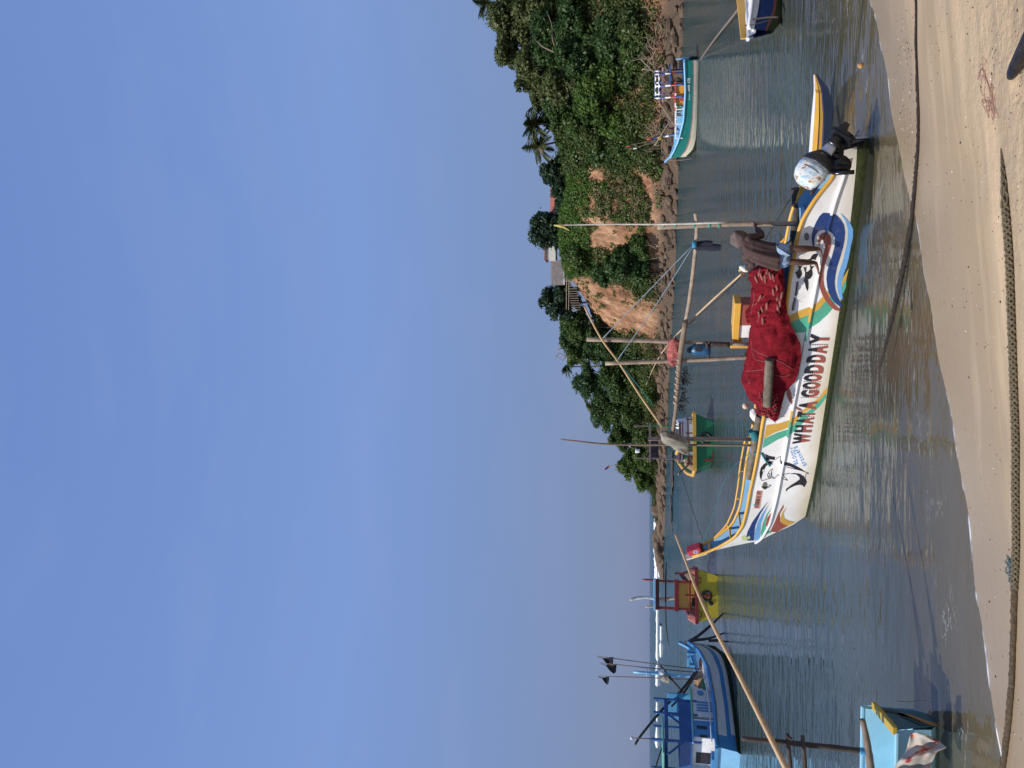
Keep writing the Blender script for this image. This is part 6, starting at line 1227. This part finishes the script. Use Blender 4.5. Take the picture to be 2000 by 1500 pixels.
# ---- dark blue boat on the left
rd = Vector((.434, .90, 0)).normalized(); rn = Vector((rd.y, -rd.x, 0)); c = Vector((-13.95, 30.15, 0))-rn*1.05; hd = math.atan2(rd.y, rd.x)
b = boat_root('blue and grey fishing boat with a wheelhouse and three black flags', c.x, c.y, hd)
make_hull(b, [(0, -.3, 1.05, .12, 1.25, .86), (2, -.35, 1.1, .12, 1.3, .80), (4, -.35, .95, .14, 1.2, .92), (5.3, -.3, .5, .2, .85, 1.2), (6.1, -.05, .15, .4, .4, 1.45), (6.5, .5, .03, .9, .12, 1.65)], [(0, .22, GREYW), (.22, .45, MIDB), (.45, .95, GREYW), (.95, 1, MIDB)], WEED, PALEB, MIDB, .075, .5, LBLUE, quarter=(.30, .45, MIDB))
part(b, 'lower_cabin', WHITE, ((1.12, -.1, 1.25), (.9, 1.5, .95))); part(b, 'cabin_opening', BLACKP, ((.66, .25, 1.2), (.02, .6, .75)), bev=0); part(b, 'engine_box', MIDB, ((.3, .1, .85), (.4, 1.0, .35))); part(b, 'cabin_panel', MIDB, ((1.1, -.865, 1.25), (.75, .03, .9)), bev=0); part(b, 'cabin_window', BLACKP, ((1.15, -.885, 1.35), (.14, .02, .4)), ((.75, -.885, 1.3), (.1, .02, .3)), bev=0)
part(b, 'engine_house', GREYW, ((2.2, -.1, 1.2), (1.0, 1.5, .9))); part(b, 'slatted_vent', MIDB, *[((2.0+.14*k, -.865, 1.2), (.06, .03, .6)) for k in range(4)], bev=0); part(b, 'fore_cabin', GREYW, ((2.95, -.1, 1.25), (.5, 1.4, .85))); part(b, 'cabin_trim', SEAG, ((2.1, -.1, 1.70), (2.3, 1.6, .08)))
mb = MB(); mb.tube([(2.95, -.805, 1.3), (2.95, -.83, 1.3)], .13, 14); mb.build('porthole', MIDB, b)
for x in (.45, 1.75, 2.45):
    for y in (-.85, .75): part(b, 'wheelhouse_post', BLUEP, ((x, y, 2.35), (.08, .08, 1.75 if x > 1 else 1.9)))
part(b, 'wheelhouse_panel', BLUEP, ((1.1, -.85, 1.98), (1.25, .05, .5)), ((1.1, .75, 1.98), (1.25, .05, .5)), ((2.1, -.85, 1.98), (.62, .05, .5)), ((.45, -.05, 1.98), (.05, 1.5, .5))); part(b, 'wheelhouse_top', BLUEP, ((1.1, -.85, 2.72), (1.3, .06, .14)), ((2.1, -.85, 2.72), (.7, .06, .16)), ((2.45, -.05, 2.72), (.06, 1.5, .16)), ((1.1, .75, 2.72), (1.3, .06, .14)))
part(b, 'windscreen', MIDB, ((2.85, -.05, 2.2), (.05, 1.5, .9))); part(b, 'windscreen_pane', BLACKP, ((2.88, -.05, 2.35), (.03, .5, .3)), bev=0); part(b, 'roof', SEAG, ((.6, -.05, 2.86), (1.7, 1.9, .07))); part(b, 'awning_edge', PALEB, ((.95, -.9, 1.72), (1.15, .08, .06)))
for p0, p1 in (((.9, -.86, 1.75), (1.75, -.86, 2.7)), ((-.2, -.86, 2.7), (.6, -.86, 1.9))): MB().beam(p0, p1, .05, .07).build('brace', BLUEP, b)
pole(b, 'side_rail', GREYW, [(.2, -1.24, 1.05), (2.0, -1.3, 1.03), (3.4, -1.22, 1.12)], .03); 
pole(b, 'mast', LBLUE, [(4.6, 0, 1.0), (4.62, 0, 2.6), (4.64, 0, 4.1)], [.07, .065, .06]); mb = MB(); mb.tube([(4.64+.16*math.cos(t), .16*math.sin(t), 3.5) for t in np.linspace(0, 6.28, 17)], .02, 5); mb.build('mast_ring', LBLUE, b)
for (y0, x0, y1, x1, h, fw_) in ((-.15, 4.9, -.35, 5.1, 5.75, 1), (-.1, 4.75, -.2, 4.85, 5.6, 1), (.1, 4.5, .2, 4.45, 5.7, .7)):
    pole(b, 'flag_cane', WOOD, [(x0, y0, 1.0), ((x0+x1)/2, y0, 2.8), (x1, y1, h)], [.028, .024, .014])
    mb = MB(); mb.grid(lambda u, v: (x1-.02+.10*math.sin(u*5), y1+.03+u*.42*fw_+.05*math.sin(v*5), h-.02-u*.55*fw_-v*.75*(1-u*.8)*fw_), np.linspace(0, 1, 7), np.linspace(0, 1, 5)); mb.build('black_flag', mat('black_flag_cloth', (.02, .022, .03), rough=.9), b, fix=False)
heap(b, 'white_floats', mat('white_plastic_bag', (.72, .72, .70), rough=.5, var=.1), (4.7, .0, 2.75), (.15, .15, .32), 3); heap(b, 'netting_veil', GREYN, (4.5, .1, 2.55), (.2, .2, .35), 9)
for pts, r in (([(4.5, -.3, 1.45), (3.4, -.3, 2.1), (2.5, -.3, 2.8), (1.0, -.4, 3.7), (.5, -.4, 3.95)], .055), ([(4.4, -.5, 1.35), (3.2, -.5, 1.95), (2.4, -.5, 2.5)], .05), ([(5.4, .3, 2.9), (4.5, .2, 2.4), (3.6, 0, 1.95), (2.9, -.1, 1.75)], .05), ([(1.0, .3, 2.9), (.3, .3, 3.1), (-.6, .3, 3.3)], .03)): pole(b, 'spar', DWOOD, pts, [r, r, r*.8])
pole(b, 'antenna_staff', WOOD, [(.45, -.85, 3.3), (.42, -.85, 4.05)], .022); mb = MB(); mb.sphere((.42, -.85, 4.08), .06); mb.build('antenna_lamp', WHITE, b)
heap(b, 'sacking', mat('brown_sacking', (.28, .17, .10), rough=.95, var=.3, scale=5, bump=.01), (4.0, -.35, .9), (.5, .5, .55), 8); heap(b, 'deck_net', NETG, (5.1, -.1, .95), (.7, .5, .25), 3); part(b, 'fish_crate', WHITE, ((4.05, -.95, .98), (.75, .25, .3)), ((3.3, -1.0, .95), (.6, .2, .2))); part(b, 'fish_crate', GREENP, ((3.4, -.55, 1.0), (.6, .5, .4))); pole(b, 'drum', paint('violet_blue_plastic', (.06, .07, .35)), [(4.15, -.5, .7), (4.15, -.5, 1.15)], [.18, .18], seg=12)
part(b, 'bow_bitt', MIDB, ((5.6, .0, 1.65), (.14, .9, .12)), ((5.6, -.35, 1.5), (.14, .14, .3)), ((5.6, .35, 1.5), (.14, .14, .3))); pole(b, 'stem_post', MIDB, [(6.25, 0, 1.5), (6.5, 0, 1.85), (6.6, 0, 2.05)], [.10, .09, .08])
for pts in ([(6.5, -.1, 1.8), (6.45, -.35, 1.3), (6.5, -.45, .7), (6.75, -.6, .0)], [(6.5, -.1, 1.75), (6.7, -.35, 1.2), (7.1, -.8, .5), (7.5, -1.1, .0)], [(6.45, -.35, .7), (6.35, -.5, .35), (6.2, -.6, 0)]): pole(b, 'anchor_branch', DWOOD, pts, [.06, .07, .03])
# ---- white and navy boat at the picture edge
bd = Vector((-.80, -.52, 0)).normalized(); tip = PZ(1530, 78, 0)+Vector((.1, .3, 0)); L_ = 6.4; c = tip-bd*L_; b = boat_root('white and navy boat with a yellow top strake cut by the picture edge', c.x+.25, c.y-.2, math.atan2(bd.y, bd.x))
make_hull(b, [(0, -.3, .8, .05, 1.05, .62), (3, -.35, .85, .05, 1.1, .60), (5, -.3, .5, .08, .8, .66), (6.0, -.1, .18, .15, .42, .76), (6.55, .3, .03, .45, .10, .86)], [(0, .12, RUST), (.12, .66, NAVY), (.66, .74, BLACKP), (.74, 1, WHITE)], WEED, WHITE, WHITE, .05, .16, NAVY)
part(b, 'deck', WHITE, ((5.2, 0, .68), (1.6, .7, .04))); part(b, 'strake_board', YELLOW, ((4.2, -.95, .78), (2.2, .05, .22))); part(b, 'deck_patch', RUST, ((4.1, .35, .715), (.5, .4, .03)))
mb = MB(); rnd = random.Random(2)
for k in range(16): u = 4.2+k*.09; mb.add([(u, .62-.022*k+.03, .18+.012*k), (u+.05, .60-.022*k+.03, .30+.012*k), (u+.09, .60-.022*k+.03, .17+.012*k)], [(0, 1, 2)])
pole(b, 'grapnel', DWOOD, [(6.3, .25, .75), (6.5, .4, .45), (6.6, .45, .18)], [.02, .025, .03]); pole(b, 'grapnel_line', DARKROPE, [(6.3, .1, .95), (6.6, .3, .75), (6.62, .42, .3)], .012)
# ================================================================== FOREGROUND: THE CANOE AT THE LEFT, ROPES, SAND
cf = PZ(1818, 1404, 0); c = thing('cyan_canoe', 'small cyan boat with an amber topped square stern at the left picture edge', 'boat', (cf.x, cf.y, 0), math.pi)
# local: x towards the bow (picture left), y towards the beach is negative in world -> local +y = world -Y
CYAN = paint('cyan_paint', (.30, .58, .70), wear_amt=.08); DTEAL = paint('deep_teal_paint', (.02, .11, .13)); DGREEN = paint('bottle_green_paint', (.006, .03, .03))
def CS_(x, y, z): return (x, y, z)
hbk = .50
mb = MB(); xs_ = np.linspace(0, 4.2, 22)
def prof(x, k): 
    t = min(1, x/4.2); zt = .50+.06*t; zf = .70+.05*t; w0 = .10+.14*min(1, x*1.2); return [(x, -.30, zf), (x, -.27, .1), (x, 0, -.12), (x, .32, .1), (x, .40, zt)][k]
mb.grid(lambda x, k: prof(x, int(k)), xs_, [0, 1, 2, 3, 4], 0, False); mb.build('hull', CYAN, c)
mb = MB(); mb.add([(0, .0, -.10), (0, .22, .02), (0.0, .40, .50), (0, -.27, .56), (0, -.20, .05)], [(0, 1, 2, 3, 4)]); mb.build('transom', DTEAL, c)
mb = MB(); mb.grid(lambda x, k: [(x, -.285, .69+.05*x/4.2), (x, -.22, .30), (x, .25, .28), (x, .385, .49+.06*x/4.2)][int(k)], np.linspace(.04, 4.2, 20), [0, 1, 2, 3], 0, False); mb.build('inside_lining', CYAN, c)
MB().beam((0, -.30, .575), (0, .43, .535), .10, .06, 0, .012).build('stern_cap', paint('amber_board', (.50, .34, .04), wear=(.2, .12, .03), wear_amt=.5), c)
MB().beam((.02, .41, .51), (4.2, .41, .57), .05, .04, 0, .01).build('gunwale', CYAN, c); MB().beam((.02, -.30, .71), (4.2, -.30, .76), .05, .04, 0, .01).build('gunwale', CYAN, c)
for nm, col, off in (('stripe', DGREEN, 0), ('stripe', paint('orange_ochre_paint', (.42, .20, .03)), .14)):
    mb = MB(); q = [(-.004, -.22+off*.9, .50-off), (-.004, -.12+off*.8, .50-off), (-.004, -.10+off*.8, .40-off), (-.004, .22, .20-off), (-.004, .20, .08-off), (-.004, -.18+off*.8, .36-off)]; mb.prism(q, (0, 0, 0), (-.004, 0, 0)); mb.build(nm, col, c)
# cloth over its near side
CLOTHM = mat('floral_cloth', (.40, .38, .34), rough=.9, var=.12, scale=5, bump=.008, bscale=14)
cc_ = bpy.data.materials['floral_cloth']; t_ = cc_.node_tree; bs_ = t_.nodes['Principled BSDF']; vo_ = t_.nodes.new('ShaderNodeTexNoise'); vo_.inputs['Scale'].default_value = 7; vo_.inputs['Detail'].default_value = 2
tc_ = [n for n in t_.nodes if n.type == 'TEX_COORD'][0]; t_.links.new(tc_.outputs['Object'], vo_.inputs['Vector']); rr_ = t_.nodes.new('ShaderNodeValToRGB'); rr_.color_ramp.elements[0].position = .56; rr_.color_ramp.elements[1].position = .60; rr_.color_ramp.elements[0].color = (0, 0, 0, 1)
e_ = rr_.color_ramp.elements; t_.links.new(vo_.outputs[0], rr_.inputs[0]); mx_ = t_.nodes.new('ShaderNodeMix'); mx_.data_type = 'RGBA'; old = bs_.inputs['Base Color'].links[0].from_socket; t_.links.new(rr_.outputs[0], mx_.inputs[0]); t_.links.new(old, mx_.inputs[6])
r3 = t_.nodes.new('ShaderNodeValToRGB'); r3.color_ramp.elements[0].position = .60; r3.color_ramp.elements[0].color = (.58, .30, .19, 1); r3.color_ramp.elements[1].position = .68; r3.color_ramp.elements[1].color = (.25, .02, .04, 1); t_.links.new(vo_.outputs[0], r3.inputs[0]); t_.links.new(r3.outputs[0], mx_.inputs[7]); t_.links.new(mx_.outputs[2], bs_.inputs['Base Color'])
mb = MB()
def cloth(u, v):
    y = 1432+u*110; a = np_(y, [(1432, 1779), (1448, 1776), (1470, 1768), (1500, 1745), (1542, 1722)]); b_ = np_(y, [(1432, 1792), (1438, 1815), (1448, 1835), (1460, 1850), (1468, 1832), (1500, 1815), (1542, 1800)])
    x = a+(b_-a)*v; Y = 9.52-.10*v-.05*math.sin(u*17+v*2)+.04*math.sin(v*5+u*6)-.05*noise.noise(Vector((u*7, v*4, 1))); return P(x, y, Y)
mb.grid(cloth, np.linspace(0, 1, 60), np.linspace(0, 1, 24)); o = mb.build('draped_cloth', CLOTHM, fix=False); sm_ = o.modifiers.new('thick', 'SOLIDIFY'); sm_.thickness = .012; tag(o, 'pale floral cloth draped over the side of the cyan boat', 'cloth')
# posts and sticks rising from it
PX = lambda pts, Y: [P(a, b_, Y) for a, b_ in pts]
def cpart(pts, Y, r, name, m): 
    q = smooth_pts(PX(pts, Y), 4); rr = list(np.interp(np.linspace(0, 1, len(q)), np.linspace(0, 1, len(r)), r)); return MB().tube(q, rr, 9, wob=.12, seed=len(pts)).build(name, m, c, world=True)
cpart([(1448, 1442), (1520, 1449), (1600, 1457), (1690, 1468)], 10.0, [.026, .034, .034, .040], 'upright_pole', DWOOD); cpart([(1678, 1466), (1690, 1468)], 10.0, [.043, .043], 'blue_sleeve', paint('sleeve_blue', (.05, .30, .55)))
cpart([(1684, 1405), (1692, 1440), (1697, 1475), (1704, 1520)], 9.98, [.034, .038, .046, .05], 'cross_log', WOOD); cpart([(1538, 1433), (1541, 1470), (1545, 1520)], 9.93, [.022, .026, .03], 'cross_stick', DWOOD); cpart([(1567, 1437), (1570, 1470), (1574, 1520)], 9.93, [.022, .026, .03], 'cross_stick', DWOOD); cpart([(1535, 1437), (1545, 1443)], 9.9, [.018, .022], 'cross_stick', DWOOD)
stick('bamboo_pole', 'long sunlit bamboo pole reaching from the cyan boat towards the white outrigger bow', 'pole', [P(1538, 1506, 9.75), P(1497, 1425, 10.0), P(1440, 1312, 10.4), P(1392, 1220, 10.8), P(1362, 1155, 11.1), P(1340, 1098, 11.4), P(1319, 1044, 11.7)], [.039, .035, .030, .026, .022, .019, .015], BAMBOO, 10, 8)
# thin cord hanging from the stern cap
MB().tube(smooth_pts([P(1750, 1369, 9.9), P(1775, 1371, 9.85), P(1800, 1368, 9.8), P(1822, 1372, 9.7)], 4), .004, 5).build('hanging_cord', DARKROPE, c, world=True)
# ---- ropes on the sand
def rope_on_sand(name, label, pts, r, m, lift=.5, braid=False, seed=1, wob=.1, ground=True):
    q = []
    for x, y in pts: q.append(PS(x, y))
    q = smooth_pts(q, 16); out = []
    for p in q: out.append(Vector((p.x, p.y, max(gz(p.x, p.y), -.01)+0))) 
    Ln = [0.0]
    for a, b_ in zip(out[:-1], out[1:]): Ln.append(Ln[-1]+(b_-a).length)
    n_ = int(Ln[-1]/(.012 if braid else .03)); ps = []
    for k in range(n_+1):
        d = Ln[-1]*k/n_; i = min(max(np.searchsorted(Ln, d)-1, 0), len(out)-2); f = (d-Ln[i])/max(Ln[i+1]-Ln[i], 1e-6); ps.append(out[i].lerp(out[i+1], f))
    rs_ = r if not hasattr(r, '__len__') else None; mb = MB(); rnd = random.Random(seed)
    rad = [rs_ or float(np.interp(k/n_, np.linspace(0, 1, len(r)), r)) for k in range(n_+1)]
    if not braid:
        mb.tube([p+Vector((0, 0, rad[k]*lift)) for k, p in enumerate(ps)], rad, 9, wob=wob, seed=seed)
    else:
        mb.tube([p+Vector((0, 0, rad[k]*lift)) for k, p in enumerate(ps)], [x*.72 for x in rad], 8)
        for st in range(8):                          # eight strands, four each way
            sg = 1 if st % 2 else -1; q2 = []
            for k in range(0, n_+1):
                p = ps[k]; t = (ps[min(k+1, n_)]-ps[max(k-1, 0)]).normalized(); y = t.cross(Vector((0, 0, 1))).normalized(); z = y.cross(t); a = sg*(k*.012/rad[k]*1.05)+st*math.pi/4; rr = rad[k]*(.80+.12*math.cos(k*.012/rad[k]*4.2+st)); q2.append(p+Vector((0, 0, rad[k]*lift))+(y*math.cos(a)+z*math.sin(a))*rr)
            mb.tube(q2, [rad[min(k, n_)]*.34 for k in range(len(q2))], 5)
    o = mb.build(name, m, fix=False); return tag(o, label, 'rope')
OLIVER = mat('olive_rope_fibre', (.12, .095, .055), rough=.95, var=.5, scale=60, bump=.003, bscale=200); TANR = mat('tan_rope_fibre', (.17, .13, .085), rough=.95, var=.45, scale=50, bump=.003, bscale=200)
rope_on_sand('braided_rope', 'thick olive braided rope lying along the lower edge of the sand', [(1956, 290), (1966, 360), (1974, 450), (1980, 560), (1984, 680), (1988, 800), (1990, 900), (1990, 1000), (1990, 1090), (1987, 1150)], [.006, .022]+[.034]*14, OLIVER, .6, True, 2)
rope_on_sand('hairy_rope', 'brown hairy rope continuing past the knot to the lower left corner', [(1987, 1110), (1986, 1180), (1983, 1260), (1980, 1340), (1973, 1420), (1963, 1500), (1955, 1560)], .030, mat('brown_coir', (.07, .05, .028), rough=1, var=.6, scale=40, bump=.012, bscale=120), .6, False, 3, .45)
mb = MB(); rnd = random.Random(6); c0 = PS(1984, 1112)
for k in range(46): a = rnd.uniform(0, 6.28); q = c0+Vector((rnd.uniform(-.10, .10), rnd.uniform(-.05, .05), rnd.uniform(0.01, .05))); mb.tube(smooth_pts([q, q+Vector((.04*math.cos(a), .04*math.sin(a), .02)), q+Vector((.07*math.cos(a+1), .07*math.sin(a+1), -.01))], 3), .004, 4)
tag(mb.build('frayed_net_scrap', mat('grey_blue_net', (.10, .14, .14), rough=.9, var=.4, scale=30), fix=False), 'grey blue frayed net scrap tied to the braided rope', 'net scrap')
WEEDR = mat('weedy_rope', (.022, .014, .011), rough=.9, var=.7, scale=30, bump=.01, bscale=90)
o = rope_on_sand('weedy_rope', 'dark weed covered rope running down the wet sand into the shallows', [(1791, -20), (1791, 60), (1793, 140), (1796, 220), (1795, 290), (1790, 360), (1784, 430), (1779, 490), (1773, 545), (1767, 590), (1762, 630), (1756, 665), (1751, 695), (1747, 720)], [.015, .016, .018, .02, .022, .026, .030, .032, .034, .03, .02, .012], WEEDR, .7, False, 5, .7)
mb = MB(); rnd = random.Random(9)
for k in range(240):
    y = rnd.uniform(240, 640); x = float(np.interp(y, [220, 290, 360, 430, 490, 545, 590, 640], [1796, 1795, 1790, 1784, 1779, 1773, 1767, 1761])); p = PS(x, y); a = rnd.uniform(0, 6.28); d = Vector((math.cos(a), math.sin(a), .3)); mb.tube([p+Vector((0, 0, .02)), p+d*rnd.uniform(.03, .06)], .004, 4)
tag(mb.build('rope_weed', WEEDR, fix=False), kind='stuff')
rope_on_sand('thin_rope', 'thin dark rope in the shallow water at the upper right', [(1689, -20), (1688, 40), (1686, 100), (1681, 160), (1679, 200)], [.014, .012, .008, .012, .006], DARKROPE, 1.2, False, 7, .2)
p = PZ(1681, 128, .02); mb = MB(); mb.sphere(p, (.05, .03, .05), 0, 8, 6); tag(mb.build('cork_float', mat('orange_cork', (.42, .22, .08), rough=.8, var=.3, scale=20)), 'small orange cork on the thin rope in the shallows', 'float')
rope_on_sand('loose_cord', 'short loose loop of dark cord on the wet sand beside the weedy rope', [(1776, 556), (1781, 566), (1785, 580), (1790, 596), (1790, 612), (1788, 590), (1787, 566)], .006, DARKROPE, .8, False, 8, .2)
# fallen dark leaf strip half buried at the head of the braided rope, black log tip, torn pink net, flecks
p = PS(1988, 150); mb = MB(); d = Vector((.42, -.90, .05)).normalized(); q = [p+Vector((0, 0, .05))+d*t for t in (-.02, .0, .04, .12, .3, .6)]; mb.tube(q, [.010, .030, .042, .05, .052, .052], 16); o = mb.build('wet_log', mat('wet_black_wood', (.018, .014, .012), rough=.22, var=.6, scale=9, bump=.006, bscale=25, wear=(.12, .08, .03), wear_amt=.5)); tag(o, 'wet black log tip at the bottom edge of the sand', 'log')
mb = MB(); rnd = random.Random(3)
for (x, y, n_, rad) in ((1920, 138, 16, .07), (1937, 172, 10, .05), (1938, 205, 22, .10), (1926, 195, 7, .10)):
    for k in range(n_):
        p = PS(x+rnd.gauss(0, 4), y+rnd.gauss(0, 8)); a = rnd.uniform(0, 6.28); pts = [p+Vector((0, 0, .006))]
        for j in range(4): a += rnd.uniform(-.9, .9); e = pts[-1]+Vector((math.cos(a), math.sin(a), 0))*rad*.35; e.z = gz(e.x, e.y)+rnd.uniform(.003, .012); pts.append(e)
        mb.tube(smooth_pts(pts, 2), .0022, 4)
mb.tube(smooth_pts([PS(1920, 132)+Vector((0, 0, .008)), PS(1930, 160)+Vector((0, 0, .008)), PS(1938, 185)+Vector((0, 0, .008)), PS(1944, 225)+Vector((0, 0, .008))], 4), .004, 5)
tag(mb.build('torn_pink_net', mat('torn_pink_net_thread', (.30, .155, .12), rough=.9, var=.3, scale=20), fix=False), 'torn strands of faded pink net on the dry sand', 'net scrap')
mb = MB(); rnd = random.Random(31)
for k in range(900):
    if rnd.random() < .35: x, y = rnd.gauss(1768, 10), rnd.uniform(20, 460)
    else: x, y = rnd.uniform(1750, 1995), rnd.uniform(0, 1450)
    if x < np.interp(y, [0, 300, 680, 960, 1500], [1712, 1770, 1845, 1890, 1965]): continue
    p = PS(x, y); s = rnd.uniform(.002, .007) if rnd.random() < .93 else rnd.uniform(.006, .012); mi = 0 if rnd.random() < .6 else (1 if rnd.random() < .6 else 2); M_ = Matrix.Rotation(rnd.uniform(0, 6.28), 3, 'Z')
    mb.sphere(p+Vector((0, 0, s*.3)), (s*rnd.uniform(1, 2.2), s, s*.6), mi, 6, 4, M_)
tag(mb.build('beach_flecks', [mat('dark_fleck', (.05, .03, .02), rough=.8), mat('brown_fleck', (.16, .10, .06), rough=.8), mat('shell_fleck', (.7, .62, .52), rough=.5)], fix=False), kind='stuff')
# trodden lumps of dry sand along the lower right edge
